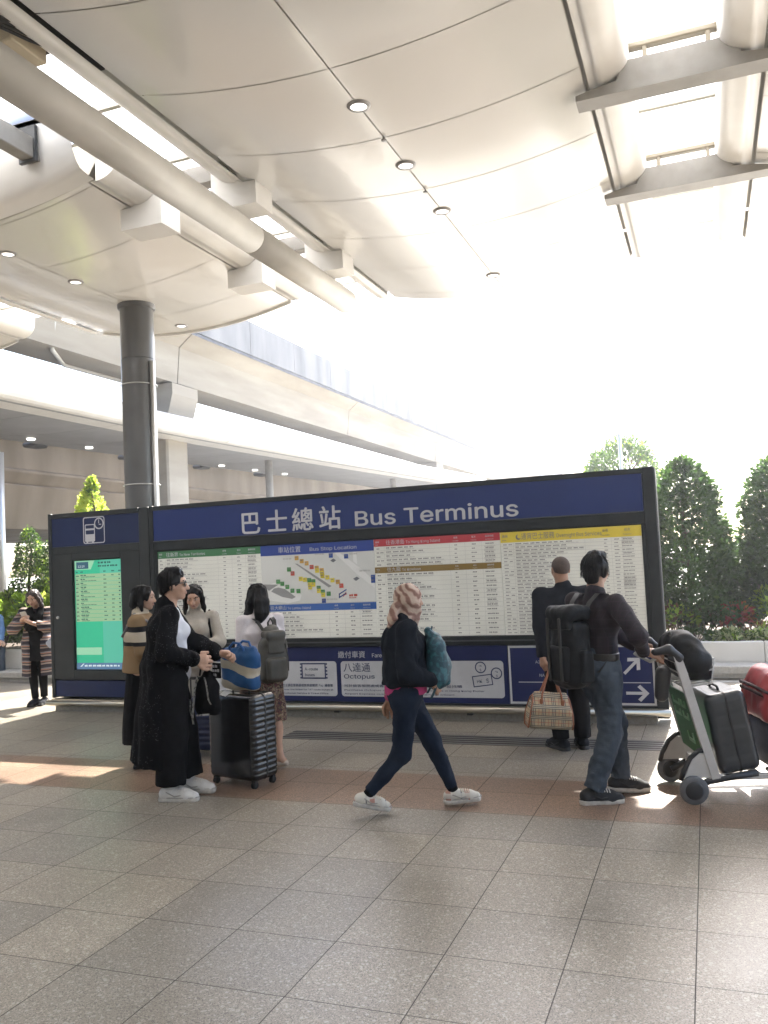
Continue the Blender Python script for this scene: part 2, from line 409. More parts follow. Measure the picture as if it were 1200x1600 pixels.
def cross_beam(xc, y0, zb, label):
    t = thing('cross_beam', label, 'beam', (xc, y0, zb), group='cross beams bridging the skylight slots')
    d = .20
    mb = MB()
    out = [(-.80, zb), (.80, zb), (.80, zb+.045), (.66, zb+.075), (.47, zb+.10), (.41, zb+.25), (-.41, zb+.25), (-.47, zb+.10), (-.66, zb+.075), (-.80, zb+.045)]
    mb.prism([(xc+x, z) for x, z in out], 1, y0, y0+d); mb.build('web', STEEL, t, True)
    # glazing rail on short posts: leaves long slots of light
    mb = MB(); zt = zb+.25
    mb.box(xc-.40, xc+.40, y0+.02, y0+.10, zt+.10, zt+.15, 0, .01)
    for x in (-.385, -.24, .24, .385): mb.box(xc+x-.018, xc+x+.018, y0+.03, y0+.09, zt-.01, zt+.11, 0, .006)
    mb.build('glazing_rail', mat('rail_bronze', (.30, .26, .19), .45), t, True)
for i, y in enumerate((7.0, 9.12)):
    cross_beam(SLOT_R, y, 5.38, ['deep grey beam across the bright skylight slot, nearest one over the trolley', 'deep grey beam across the bright skylight slot, second one behind the first'][i])
cross_beam(SLOT_R, 4.88, 5.38, 'deep grey cross beam overhead in the slot above the viewer')
for i, y in enumerate((7.25, 9.38)):
    t = thing('slot_bracket', ['white boxed bracket under the canopy edge halfway along the pipe', 'white boxed bracket under the canopy edge by the far end of the pipe', 'white boxed bracket hidden above the near end of the pipe'][i], 'bracket', (SLOT_L, y, 5.2), group='boxed brackets crossing the pipe slot')
    for s in (-1, 1):
        mb = MB(); x = SLOT_L
        out = [(.30, 5.25), (.80, 5.25), (.80, 5.475), (.66, 5.48), (.52, 5.53), (.42, 5.64), (.38, 5.8), (.30, 5.8)]
        mb.prism([(x+s*px_, z) for px_, z in out], 1, y, y+.34); mb.build('arm', WHITE2, t, True)
    mb = MB(); mb.box(SLOT_L-.33, SLOT_L+.33, y+.1, y+.26, 5.62, 5.80); mb.build('tie', STEEL, t, True)
# pipe
t = thing('roof_pipe', 'thick white round pipe running along the skylight slot', 'pipe', (-4.25, 7, 5.1))
mb = MB()
segs = [-6, -1, 3.9, 7.75, 10.25]
for a, b in zip(segs[:-1], segs[1:]): mb.tube([(-4.25, a+.006, 5.12), (-4.25, b-.006, 5.12)], .155, 28)
mb.tube([(-4.25, -6, 5.12), (-4.25, 10.2, 5.12)], .148, 20)
mb.build('pipe_shell', mat('pipe_paint', (.50, .48, .435), .45, (.57, .545, .50), 3, bump=.08, bscale=18), t, True)
mb = MB()
for y in (7.43, 9.55):
    mb = MB(); mb.box(-4.28, -4.22, y-.03, y+.03, 5.27, 5.62)
mb.build('hanger', STEEL, t, True)
# dark tray with cables where the cladding is missing
t = thing('cable_tray', 'dark open cable tray with loose cables in the roof gap', 'cable tray', (-3.98, 4.2, 5.5))
mb = MB(); mb.box(-4.80, -4.05, 2.4, 5.05, 5.66, 5.70); mb.box(-4.10, -4.05, 2.4, 5.20, 5.52, 5.66); mb.build('tray', GAP, t, True)
mb = MB()
for k in range(4):
    mb.tube([(-4.55+.06*k, 3.6+.1*k, 5.62), (-4.45+.05*k, 4.2, 5.52-.02*k), (-4.3+.03*k, 4.7, 5.53+.02*k), (-4.16, 5.12, 5.58)], .014, 6)
mb.build('cable', mat('black_cable', (.015, .015, .015), .5), t, True)
mb = MB(); mb.box(-4.62, -4.40, 4.62, 4.98, 5.53, 5.655, 0, .01); mb.build('junction_box', mat('box_tan', (.42, .36, .26), .6), t, True)
# column
t = thing('column', 'tall dark grey round column behind the departures kiosk', 'column', (-7.04, 9.55, 0))
mb = MB(); mb.tube([(-7.04, 9.55, 0), (-7.04, 9.55, 4.55)], .225, 40, caps=False); mb.tube([(-7.04, 9.55, 4.555), (-7.04, 9.55, 5.32)], .222, 40, caps=False)
mb.lathe([(.226, 5.24), (.25, 5.25), (.25, 5.31)], (-7.04, 9.55, 0), 40); mb.build('shaft', mat('column_paint', (.085, .085, .083), .33, (.10, .10, .098), 4, coat=.2), t, True)
mb = MB(); mb.tube([(-6.79, 9.50, 0), (-6.79, 9.50, 4.5)], .028, 10)
for z in (2.85, 4.2): mb.tube([(-7.04+.24*math.cos(a), 9.55+.24*math.sin(a), z) for a in [2*PI*k/28 for k in range(28)]], .008, 6, closed=True)
mb.build('drainpipe', mat('galvanised', (.5, .5, .49), .35, metal=.6), t, True)

# ------------------------------------------------------------------ viaducts and far canopy
CONC = mat('viaduct_concrete', (.25, .222, .18), .85, (.34, .31, .26), 1.2, bump=.3, bscale=9, stretch=(.6, .25, 1.6))
CONC_ST = mat('stained_concrete', (.10, .108, .122), .9, (.22, .226, .238), .8, stretch=(1, 1.2, .3), contrast=(.3, .7), detail=8)
CONC_D = mat('ramp_concrete', (.20, .165, .125), .9, (.30, .25, .195), .9, stretch=(.5, .9, .22), bump=.3, bscale=8)
def loft_y(mb, prof, y0, y1, n=1, mi=0, cap=True, dx=None):
    k = len(prof); V = []; F = []
    for j in range(n+1):
        y = y0+(y1-y0)*j/n; o = dx(y) if dx else 0
        V += [(x+o, y, z) for x, z in prof]
    for j in range(n):
        for i in range(k): F.append((j*k+i, j*k+(i+1) % k, (j+1)*k+(i+1) % k, (j+1)*k+i))
    if cap: F += [list(range(k))[::-1], [n*k+i for i in range(k)]]
    mb.add(V, F, mi)
t = thing('road_viaduct', 'high concrete road viaduct crossing above the far canopy', 'viaduct', (-14, 20, 0))
mb = MB()
prof = [(-12.85, 8.22), (-13.35, 7.85), (-13.45, 6.85), (-14.6, 6.85), (-14.8, 7.85), (-16.4, 8.22), (-16.4, 8.5), (-12.85, 8.5)]
y = -4.0
while y < 110: loft_y(mb, prof, y, y+11.96); y += 12
mb.build('girder', CONC, t, True)
mb = MB(); y = -4.0
while y < 110:
    loft_y(mb, [(-12.80, 8.10), (-12.80, 8.19), (-12.95, 8.215), (-12.95, 8.19)], y, y+2.98, 1, 0)
    loft_y(mb, [(-12.78, 8.20), (-12.78, 9.25), (-13.0, 9.25), (-12.98, 8.52), (-12.98, 8.24)], y, y+2.98, 1, 1); y += 3
mb.build('parapet', [mat('parapet_edge', (.07, .08, .10), .85, (.12, .13, .15), 3), CONC_ST], t, True)
mb = MB(); y = 12.0
mb.tube([(-13.36, 15.2, 7.9), (-13.48, 15.2, 7.1), (-13.6, 15.3, 6.81), (-14.4, 16.6, 6.81), (-14.4, 21, 6.81)], .05, 8)
mb.build('drainpipe', mat('drain_pvc', (.5, .49, .46), .5), t, True)
for i, y in enumerate((20.2, 44.5, 69)):
    mb = MB(); mb.box(-14.45, -13.65, y-.5, y+.5, 0, 5.5, 0, .05)
    mb.prism([(-14.45, 5.5), (-13.65, 5.5), (-13.35, 6.5), (-13.35, 6.8), (-14.75, 6.8), (-14.75, 6.5)], 1, y-.62, y+.62)
    mb.build('pier', CONC, t, True)
mb = MB()
for y in (40.5, 43.6): mb.box(-12.75, -12.70, y, y+2.7, 9.25, 11.4)
mb.build('traffic_sign', mat('sign_back', (.30, .44, .56), .5), t, True)
for y, h in ((66, 2.2), (74, 2.0)):
    mb = MB(); mb.tube([(-12.9, y, 9.2), (-12.9, y, 9.2+h)], .07, 8); mb.build('lamp_post', STEEL, t, True)
t = thing('ramp_viaduct', 'low brownish concrete ramp viaduct in the shade behind the far canopy', 'viaduct', (-20, 20, 0))
mb = MB()
loft_y(mb, [(-20.0, 4.61), (-20.0, 6.4), (-20.5, 6.4), (-20.5, 4.61)], 4, 66, 14)
loft_y(mb, [(-19.9, 4.59), (-19.68, 4.52), (-19.98, 3.20), (-21, 3.12), (-27, 3.12), (-27, 4.59)], 4, 66, 14, 0)
loft_y(mb, [(-19.99, 4.62), (-19.80, 4.95), (-19.80, 5.02), (-19.995, 5.10)], 4, 66, 1, 0)
loft_y(mb, [(-19.3, 6.42), (-19.3, 6.75), (-27, 6.75), (-27, 6.42)], 2, 66, 1, 0)  # hidden overhanging slab, added to keep direct sun off the ledges
mb.build('ramp_wall', CONC_D, t, True)
for y in (12, 30, 47):
    mb = MB(); mb.box(-23, -22, y, y+1.2, 0, 3.1); mb.build('pier', CONC_D, t, True)
t = thing('far_canopy', 'long grey canopy with rounded pale edge beyond the board', 'canopy roof', (-15, 20, 5.3))
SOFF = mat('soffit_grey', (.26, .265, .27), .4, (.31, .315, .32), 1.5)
def bow(y): return 1.15*max(0, (min(y, 44)-18.2)/15.6)**1.3
pr = [(-13.16+.26*math.cos(a), 5.575+.26*math.sin(a)) for a in [-PI/2+PI*i/9 for i in range(10)]]
mb = MB(); y = 4.0
while y < 44:
    loft_y(mb, pr+[(-13.8, 5.89), (-13.8, 5.29)], y, min(44, y+4.37), 6, 0, True, bow); y += 4.4
mb.build('rounded_edge', WHITE2, t, True)
mb = MB(); y = 4.0
while y < 44:
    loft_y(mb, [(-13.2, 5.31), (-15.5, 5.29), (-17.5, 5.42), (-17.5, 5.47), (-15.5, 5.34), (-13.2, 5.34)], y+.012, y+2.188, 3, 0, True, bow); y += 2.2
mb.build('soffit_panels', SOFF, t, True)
mb = MB(); loft_y(mb, [(-13.26, 5.36), (-17.7, 5.50), (-17.7, 6.0), (-13.4, 5.93)], 4.0, 44, 18, 0, True, bow); mb.build('roof_deck', STEEL, t, True)
for y in (17.8, 20.0, 26.5, 28.6, 30.7):
    mb = MB(); mb.lathe([(.001, -.03), (.10, -.03), (.11, -.01), (.11, .02)], (-16.6+bow(y), y, 5.345), 14); mb.build('downlight', mat('soffit_lamp', (1, .97, .9), .4, emit=.6), t, True)
for y in (18.9, 22.8, 26.7, 30.6):
    mb = MB(); mb.box(-18.0+bow(y), -17.56+bow(y), y, y+.6, 5.36, 5.50, 0, .05); mb.build('bracket', DARK, t, True)
for y in (26, 36, 11):
    mb = MB(); mb.tube([(-14.4+bow(y), y, 0), (-14.4+bow(y), y, 5.34)], .13, 14); mb.build('post', STEEL, t, True)
t = thing('lamp_pole', 'pale metal pole standing at the left frame edge before the ramp', 'pole', (-14.2, 14.2, 0))
mb = MB(); mb.tube([(-14.13, 14.2, 0), (-14.13, 14.2, 4.4)], .1, 14); mb.build('shaft', mat('galvanised', (.5, .5, .49), .35), t, True)
mb = MB(); mb.lathe([(.2, 0), (.2, .03), (.11, .04)], (-14.13, 14.2, .0), 14); mb.build('base_plate', STEEL, t, True)
# ------------------------------------------------------------------ information board
BF = 8.655                       # plane of the panels
FRAME = mat('board_frame_paint', (.014, .017, .018), .45, (.02, .024, .025), 7, spec=.25)
FRAME2 = mat('board_rail_paint', (.05, .055, .058), .4)
BLUE = mat('sign_blue', (.013, .028, .128), .4, (.015, .032, .142), 2, spec=.25)
BLUE2 = mat('panel_blue', (.012, .018, .072), .4, (.015, .022, .085), 3, spec=.25)
LETTER = mat('letter_white', (.47, .48, .51), .5)
PAPER = mat('backlit_paper', (.60, .605, .55), .3, (.66, .665, .61), 2.5, emit=.03, coat=.25)
INK = mat('print_ink', (.19, .19, .19), .5)
INKL = mat('print_ink_light', (.40, .40, .39), .5)
STAIN = mat('rail_stainless', (.36, .33, .27), .28, (.46, .42, .35), 3, metal=.85, stretch=(.4, 4, 4))
STONE = mat('plinth_stone', (.25, .24, .21), .7, (.32, .31, .28), 30)
CARD = mat('card_white', (.44, .45, .47), .5, (.50, .51, .53), 5)
def colour_strip(n, c): return mat(n, tuple(x*.8 for x in c), .4, emit=.02)
GREEN, RED, GOLD, YEL, LBLUE = colour_strip('strip_green', (.06, .21, .09)), colour_strip('strip_red', (.52, .055, .07)), colour_strip('strip_gold', (.27, .18, .05)), colour_strip('strip_yellow', (.75, .60, .07)), colour_strip('strip_blue', (.04, .13, .42))
MAPBLUE = colour_strip('map_blue', (.025, .06, .30))

BD = thing('information_board', 'long dark framed bus terminus board with blue header and white timetables', 'information board', (-3.35, 8.7, 0))
mb = MB(); y0, y1 = 8.62, 8.98
mb.box(-6.275, -6.222, y0, y1, .17, 2.478, 0, .006); mb.box(-.548, -.438, y0, y1, .06, 2.482, 0, .008)
mb.box(-6.222, -.548, y0+.002, y1, 2.42, 2.474, 0, .005)            # top rail
mb.box(-6.222, -.548, y0+.012, y1, 1.935, 2.052, 0, .004)            # rail under the header
mb.box(-6.222, -6.185, y0+.014, y1, .866, 1.935, 0, .003); mb.box(-.585, -.548, y0+.014, y1, .866, 1.935, 0, .003)
mb.box(-6.222, -.548, y0+.006, y1, .775, .866, 0, .004)
mb.box(-6.222, -.548, y0+.008, y1, .155, .172, 0, .003)
mb.box(-6.222, -.548, BF+.03, y1, .172, 2.42)                         # body behind
mb.build('frame', FRAME, BD, True)
mb = MB(); mb.box(-6.222, -.548, y0-.004, y0+.006, .815, .829, 0, .002); mb.box(-6.222, -.60, y0-.002, y0+.012, 2.045, 2.056, 0, .002); mb.box(-.436, -.430, y0+.01, y0+.06, .3, 2.47)
mb.build('bead', FRAME2, BD, True)
mb = MB(); mb.box(-6.22, -.56, 8.634, BF+.03, 2.054, 2.42); hp = mb.build('header_panel', BLUE, BD, True)
mb = MB()
for ch, x in zip('巴士總站', (-5.035, -4.69, -4.365, -4.03)): [put_text(mb, ch, x+dx, 8.632-dy, 2.09+dz, .30, None, depth=.004) for dx, dz, dy in ((0, 0, 0), (.0045, 0, .0004), (-.0045, 0, .0008), (0, .003, .0012), (0, -.003, .0016))]
[put_text(mb, 'Bus Terminus', -3.61+dx, 8.632-dy, 2.085+dz, .318, 1.80, depth=.004) for dx, dz, dy in ((0, 0, 0), (.004, 0, .0004), (-.004, 0, .0008), (0, .003, .0012), (0, -.003, .0016))]
mb.build('lettering', LETTER, hp)

def words(mb, x0, x1, z, h, wmin, wmax, gap, mi=0, y=BF-.006, r=rnd):
    """small unreadable print: runs of glyph-like strokes"""
    x = x0
    while x < x1-wmin:
        wd = min(r.uniform(wmin, wmax), x1-x); k = max(1, int(wd/(h*.95)))
        for i in range(k):
            gx = x+wd*i/k; gw = wd/k*.82
            mb.add([(gx, y, z), (gx+gw, y, z+r.uniform(-.1, .1)*h), (gx+gw, y, z+h*r.uniform(.75, 1)), (gx, y, z+h*r.uniform(.8, 1))], [(0, 1, 2, 3)], mi)
        x += wd+gap*r.uniform(.6, 1.4)
def rows(mb, x0, x1, ztop, zbot, n, cols, dense=1.0, seed=1):
    """timetable rows between x0..x1; cols = route, text end, then centres of three columns"""
    r = random.Random(seed); hgt = (ztop-zbot)/n; W = x1-x0
    for i in range(n):
        z = ztop-(i+1)*hgt; c = z+hgt*.5
        mb.box(x0+.004, x1-.004, BF-.0052, BF-.0045, z-.0011, z+.0011, 1)
        words(mb, x0+.02*W, x0+cols[0]*W-.03, c-.006, hgt*.30, .03, .05, .02, 0, r=r)
        ln = r.choice((.45, .6, .75, .9, 1.0))*dense; e = x0+(cols[0]+(cols[1]-cols[0])*min(1, ln))*W
        words(mb, x0+cols[0]*W, e, c-.001, hgt*.34, .035, .07, .018, 0, r=r)
        words(mb, x0+cols[0]*W, min(e+.02, x0+cols[1]*W), c-hgt*.36, hgt*.17, .02, .05, .004, 1, r=r)
        for k, cx in enumerate(cols[2:]):
            wd = (.035, .055, .11)[k]*r.uniform(.8, 1.1); X = x0+cx*W
            words(mb, X-wd/2, X+wd/2, c-hgt*.12, hgt*.28, .02, .05, .004, 0, r=r)
            if k == 2 and r.random() < .4:
                words(mb, X-.06, X+.06, c-hgt*.42, hgt*.18, .02, .05, .004, 1, r=r); words(mb, X-.06, X+.06, c+hgt*.22, hgt*.18, .02, .05, .004, 1, r=r)
    for c in (cols[0]-.015, cols[1]+.01, (cols[2]+cols[3])/2, (cols[3]+cols[4])/2):
        mb.box(x0+c*W-.0009, x0+c*W+.0009, BF-.0052, BF-.0045, zbot, ztop, 1)
def strip(x0, x1, z0, z1, m, title, cols, parent, tx, dark=False, tw=None, ts=.062):
    mb = MB(); mb.box(x0, x1, BF-.008, BF-.0045, z0, z1); s = mb.build('header_strip', m, parent)
    mb = MB(); h = z1-z0
    put_text(mb, title, tx, BF-.0095, z0+h*.26, ts*h/.085, tw)
    W = x1-x0
    for a, b2, cx in zip(('車費', '班次', '服務時間'), ('Fare (HK$)', 'Frequency', 'Operating hours'), cols):
        put_text(mb, a, x0+cx*W, BF-.0095, z0+h*.54, .026*h/.085, align='CENTER'); put_text(mb, b2, x0+cx*W, BF-.0095, z0+h*.18, .019*h/.085, align='CENTER')
    put_text(mb, '路線', x0+.018, BF-.0095, z0+h*.5, .026*h/.085); put_text(mb, 'Route', x0+.018, BF-.0095, z0+h*.18, .019*h/.085)
    mb.build('lettering', INK if dark else LETTER, s)
def sheet(x0, x1, z0, z1, m=PAPER, name='timetable_panel'):
    mb = MB(); mb.box(x0, x1, BF-.004, BF+.02, z0, z1); return mb.build(name, m, BD, True)
ZB, ZT = .872, 1.922
C3 = (.66, .80, .92)
a, b = -6.182, -4.786
p = sheet(a, b, ZB, ZT); mb = MB(); rows(mb, a, b, 1.835, ZB+.01, 21, (.09, .585, *C3), .8, 3); mb.build('lettering', [INK, INKL], p)
strip(a, b, 1.838, ZT, GREEN, '往新界 To New Territories', C3, p, a+.12)
a, b = -4.784, -3.392
p = sheet(a, b, ZB, 1.252); mb = MB(); rows(mb, a, b, 1.172, ZB+.01, 6, (.09, .585, *C3), .9, 5); mb.build('lettering', [INK, INKL], p)
strip(a, b, 1.174, 1.25, LBLUE, '往大嶼山 To Lantau Island', C3, p, a+.10)
mp = sheet(a, b, 1.255, ZT, mat('map_paper', (.47, .48, .46), .3, (.55, .56, .54), 1.1, emit=.028), 'map_panel')
mb = MB(); mb.box(a, b, BF-.008, BF-.0045, 1.806, ZT); s = mb.build('header_strip', MAPBLUE, mp)
mb = MB(); put_text(mb, '車站位置', -4.56, BF-.0095, 1.838, .078); put_text(mb, 'Bus Stop Location', -4.165, BF-.0095, 1.838, .078, .565); mb.build('lettering', LETTER, s)
mb = MB(); yq = BF-.0045
def poly(pts, mi, y=yq): mb.add([(x, y, z) for x, z in pts], [list(range(len(pts)))], mi)
poly([(-4.775, 1.45), (-4.69, 1.30), (-4.455, 1.262), (-4.31, 1.29), (-4.286, 1.349), (-4.357, 1.41), (-4.5, 1.45), (-4.62, 1.50)], 0, yq)
poly([(-3.86, 1.80), (-3.80, 1.80), (-3.53, 1.60), (-3.40, 1.47), (-3.40, 1.40), (-3.60, 1.555)], 0, yq)
poly([(-3.64, 1.80), (-3.60, 1.80), (-3.595, 1.66), (-3.64, 1.70)], 0, yq)
poly([(-4.785, 1.485), (-4.57, 1.477), (-4.63, 1.445), (-4.696, 1.41)], 1, yq-.001)
poly([(-4.668, 1.40), (-4.63, 1.435), (-4.573, 1.444), (-4.492, 1.425), (-4.359, 1.331), (-4.406, 1.310), (-4.531, 1.336)], 1, yq-.001)
poly([(-4.353, 1.704), (-4.324, 1.703), (-3.912, 1.438), (-3.948, 1.423)], 1, yq-.001)
for c in (((-3.916, 1.719), (-3.878, 1.742), (-3.844, 1.72), (-3.88, 1.698)), ((-3.652, 1.509), (-3.607, 1.531), (-3.574, 1.51), (-3.618, 1.484))): poly(c[::-1], 2, yq-.001)
SQ = {3: [(-4.328, 1.766), (-4.266, 1.729), (-4.206, 1.702), (-4.084, 1.646), (-4.023, 1.617), (-3.835, 1.482)], 4: [(-4.146, 1.658), (-4.386, 1.595), (-3.794, 1.438)],
      5: [(-4.429, 1.642), (-4.573, 1.51), (-4.521, 1.485), (-4.459, 1.447), (-4.397, 1.402), (-4.182, 1.512), (-4.131, 1.498), (-4.07, 1.423), (-4.021, 1.378), (-3.951, 1.355), (-4.322, 1.395)],
      6: [(-4.021, 1.583), (-4.018, 1.553), (-3.958, 1.536), (-3.898, 1.502), (-4.235, 1.52), (-4.287, 1.532), (-4.178, 1.463), (-4.175, 1.433), (-4.133, 1.462), (-4.069, 1.39), (-4.018, 1.345), (-4.081, 1.615)],
      7: [(-3.905, 1.775), (-3.722, 1.758), (-4.013, 1.259+.02), (-3.415, 1.52), (-3.415, 1.48)]}
for mi, L in SQ.items():
    for (x, z) in L:
        h = .024; mb.box(x-h, x+h, yq-.004-.0002*mi, yq-.002, z-h, z+h, mi)
        words(mb, x-.017, x+.017, z+.002, .012, .02, .034, .004, 9, yq-.006, random.Random(int(x*1000)))
for x, z, wd in ((-4.50, 1.755, .11), (-4.10, 1.79, .13), (-3.68, 1.775, .1), (-3.98, 1.285, .15), (-3.57, 1.585, .13)):
    words(mb, x, x+wd, z, .018, .03, .05, .005, 8, yq-.004)
# mark of the terminus building on the map: a blue frame with a red stroke
mb.T = None
for L, mi in ((((-3.827, 1.352), (-3.735, 1.402), (-3.735, 1.388), (-3.827, 1.338)), 7), (((-3.829, 1.315), (-3.742, 1.362), (-3.742, 1.348), (-3.829, 1.300)), 7), (((-3.829, 1.352), (-3.818, 1.357), (-3.818, 1.305), (-3.829, 1.300)), 7),
              (((-3.785, 1.312), (-3.772, 1.318), (-3.735, 1.37), (-3.748, 1.366)), 4), (((-3.77, 1.345), (-3.735, 1.352), (-3.73, 1.342), (-3.766, 1.334)), 4)):
    poly(list(L)[::-1], mi, yq-.003)
words(mb, -3.705, -3.60, 1.318, .026, .04, .06, .005, 4, yq-.004); words(mb, -3.705, -3.60, 1.298, .010, .02, .03, .004, 4, yq-.004)
CM = lambda n, c: mat(n, tuple(x*.8 for x in c), .4, emit=.02)
mb.build('map_drawing', [CM('map_white', (.78, .79, .77)), CM('map_grey', (.30, .30, .30)), CM('map_dark', (.16, .17, .19)), CM('stop_orange', (.60, .36, .09)), CM('stop_red', (.58, .09, .06)), CM('stop_green', (.07, .28, .08)), CM('stop_yellow', (.72, .60, .06)), CM('stop_blue', (.03, .08, .32)), INKL, INK], mp)
a, b = -3.388, -1.992
p = sheet(a, b, ZB, ZT); mb = MB(); rows(mb, a, b, 1.842, 1.624, 5, (.10, .60, *C3), 1, 7); rows(mb, a, b, 1.554, ZB+.008, 14, (.10, .60, *C3), .75, 11); mb.build('lettering', [INK, INKL], p)
strip(a, b, 1.845, ZT+.002, RED, '往香港島 To Hong Kong Island', C3, p, a+.14)
strip(a, b, 1.557, 1.621, GOLD, '往九龍 To Kowloon', C3, p, a+.14, ts=.075)
a, b = -1.988, -.592
p = sheet(a, b, ZB, ZT); mb = MB(); rows(mb, a, b, 1.812, ZB+.008, 27, (.11, .60, .755, .83, .905), 1.0, 13); mb.build('lettering', [INK, INKL], p)
strip(a, b, 1.815, ZT, YEL, '通宵巴士服務 Overnight Bus Services', (.755, .905), p, a+.215, True, .80)
mb = MB(); mb.disc((-1.80, BF-.0095, 1.866), .028, 18, 1, 0, 1); mb.disc((-1.789, BF-.0105, 1.874), .022, 18, 1, 1, 1); mb.build('moon_mark', [INK, YEL], p)

# lower fare panel
mb = MB(); mb.box(-6.222, -1.984, BF-.004, BF+.02, .174, .768); fp = mb.build('fare_panel', BLUE2, BD, True)
mb = MB(); put_text(mb, '繳付車資', -3.875, BF-.006, .653, .088); put_text(mb, 'Fare', -3.475, BF-.006, .653, .085); mb.build('lettering', LETTER, fp)
def rounded(x0, x1, z0, z1, r, n=6):
    L = []
    for cx, cz, a0 in ((x1-r, z1-r, 0), (x0+r, z1-r, PI/2), (x0+r, z0+r, PI), (x1-r, z0+r, 1.5*PI)):
        for i in range(n+1):
            t_ = a0+PI/2*i/n; L.append((cx+r*math.cos(t_), cz+r*math.sin(t_)))
    return L
def ring(mb, cx, cz, r, wdt, y, mi=0, n=24):
    V = []
    for k in range(n):
        q = 2*PI*k/n
        V += [(cx+r*math.cos(q), y, cz+r*math.sin(q)), (cx+(r-wdt)*math.cos(q), y, cz+(r-wdt)*math.sin(q))]
    mb.add(V, [(2*k, 2*((k+1) % n), 2*((k+1) % n)+1, 2*k+1)[::-1] for k in range(n)], mi)
def frame_quad(mb, M4, w_, h_, t_, mi=0):
    o = [(-w_/2, -h_/2), (w_/2, -h_/2), (w_/2, h_/2), (-w_/2, h_/2)]; i_ = [(x*(1-2*t_/w_), z*(1-2*t_/h_)) for x, z in o]
    V = [tuple(M4 @ Vector((x, z, 0))) for x, z in o+i_]
    mb.add(V, [(k, (k+1) % 4, 4+(k+1) % 4, 4+k) for k in range(4)], mi)
def upright(x, y, z, rot=0): return Matrix.Translation((x, y, z)) @ Matrix.Rotation(rot, 4, Vector((0, -1, 0))) @ Matrix.Rotation(PI/2, 4, 'X')
NAVY = mat('print_navy', (.02, .03, .09), .5)
for x0, x1 in ((-5.55, -3.897), (-3.845, -2.03)):
    mb = MB(); mb.prism(rounded(x0, x1, .232, .612, .035), 1, BF-.008, BF-.0035); cp = mb.build('fare_card', CARD, fp)
    mb = MB(); y = BF-.0095
    if x1 < -3:
        cx, cz = -4.175, .507
        M4 = upright(cx, y, cz, 0)
        frame_quad(mb, M4, .30, .175, .016)
        for s in (-1, 1):
            for k in range(5): mb.box(cx+s*.158-.009, cx+s*.158+.009, y-.0004, y+.001, cz-.085+.038*k, cz-.067+.038*k)
        put_text(mb, 'A-route', -4.285, y, .512, .065); put_text(mb, 'buses', -4.285, y, .448, .065)
        for z, t_, s_ in ((.335, '乘搭巴士請在客務處或售票處購買「A」線車票', .036), (.293, 'Purchase the ticket for "A" route buses at', .034), (.252, 'Bus Customer Service & Ticket Office', .034)):
            put_text(mb, t_, -4.64, y, z, s_, .69 if z > .26 else .63)
    else:
        put_text(mb, '八達通', -3.815, y, .505, .115, None); put_text(mb, 'Octopus', -3.815, y, .425, .095, .36)
        for z, t_, wd in ((.335, '可於旅客服務處或售票處購買及增值八達通', .98), (.293, 'Purchase Octopus stored value card or', .92), (.252, 'Airport Express customer service centre', .95)):
            put_text(mb, t_, -3.815, y, z, .034, wd)
        for z, t_, wd, x in ((.335, '車上不設找贖', .34, -2.82), (.293, 'to board. Fare in Hong Kong Dollar', .74, -2.98), (.252, 'no change onboard', .36, -2.93)):
            put_text(mb, t_, x, y, z, .034, wd)
        for cx, cz, rot in ((-2.27, .545, .12), (-2.105, .485, -.2)):
            ring(mb, cx, cz, .060, .012, y); text_on(mb, 'HK', upright(cx, y, cz+.008, rot), .034, align='CENTER'); text_on(mb, '$', upright(cx, y, cz-.040, rot), .050, align='CENTER')
        frame_quad(mb, upright(-2.255, y-.001, .41, .13), .21, .115, .010)
        text_on(mb, 'HK', upright(-2.285, y-.001, .388, .13), .062, align='CENTER'); text_on(mb, '$', upright(-2.20, y-.001, .389, .13), .085, align='CENTER')
    mb.build('lettering', NAVY, cp)
# direction panel
mb = MB(); mb.box(-1.976, -.548, BF-.004, BF+.02, .174, .768); dp = mb.build('direction_panel', BLUE2, BD, True)
WB = mat('panel_white_border', (.50, .51, .52), .5)
mb = MB(); y = BF-.007
for q in ((-1.974, -.55, .742, .764), (-1.974, -.55, .178, .200), (-1.974, -1.954, .2, .742), (-.570, -.55, .2, .742)): mb.box(q[0], q[1], y, BF-.003, q[2], q[3])
mb.build('border', WB, dp)
mb = MB(); mb.box(-1.88, -.595, y, BF-.003, .393, .401)
for t_, x, z in (('A29, A31, A33', -1.70, .585), ('NA29, NA33', -1.668, .452)): put_text(mb, t_, x, y, z, .058)
for k, t_ in enumerate(('A', '0', '22', 'N22', '5')): put_text(mb, t_, -.885, y, .655-.052*k, .045, align='RIGHT')
mb.build('lettering', mat('letter_grey', (.42, .44, .48), .5), dp)
def arrow(mb, cx, cz, L, T, y0, y1, ang=0):
    P = [(-L, -T), (L*.45, -T), (-.0, -T-L*.42), (L*.25, -T-L*.62), (L, 0), (L*.25, T+L*.62), (0, T+L*.42), (L*.45, T), (-L, T)]
    P = [(cx+x*math.cos(ang)-z*math.sin(ang), cz+x*math.sin(ang)+z*math.cos(ang)) for x, z in P]
    mb.prism(P, 1, y0, y1)
for cx, cz, an in ((-.722, .296, 0), (-.76, .56, PI/4)):
    mb = MB(); arrow(mb, cx, cz, .108, .014, y, BF-.003, an); mb.build('arrow', LETTER, dp)
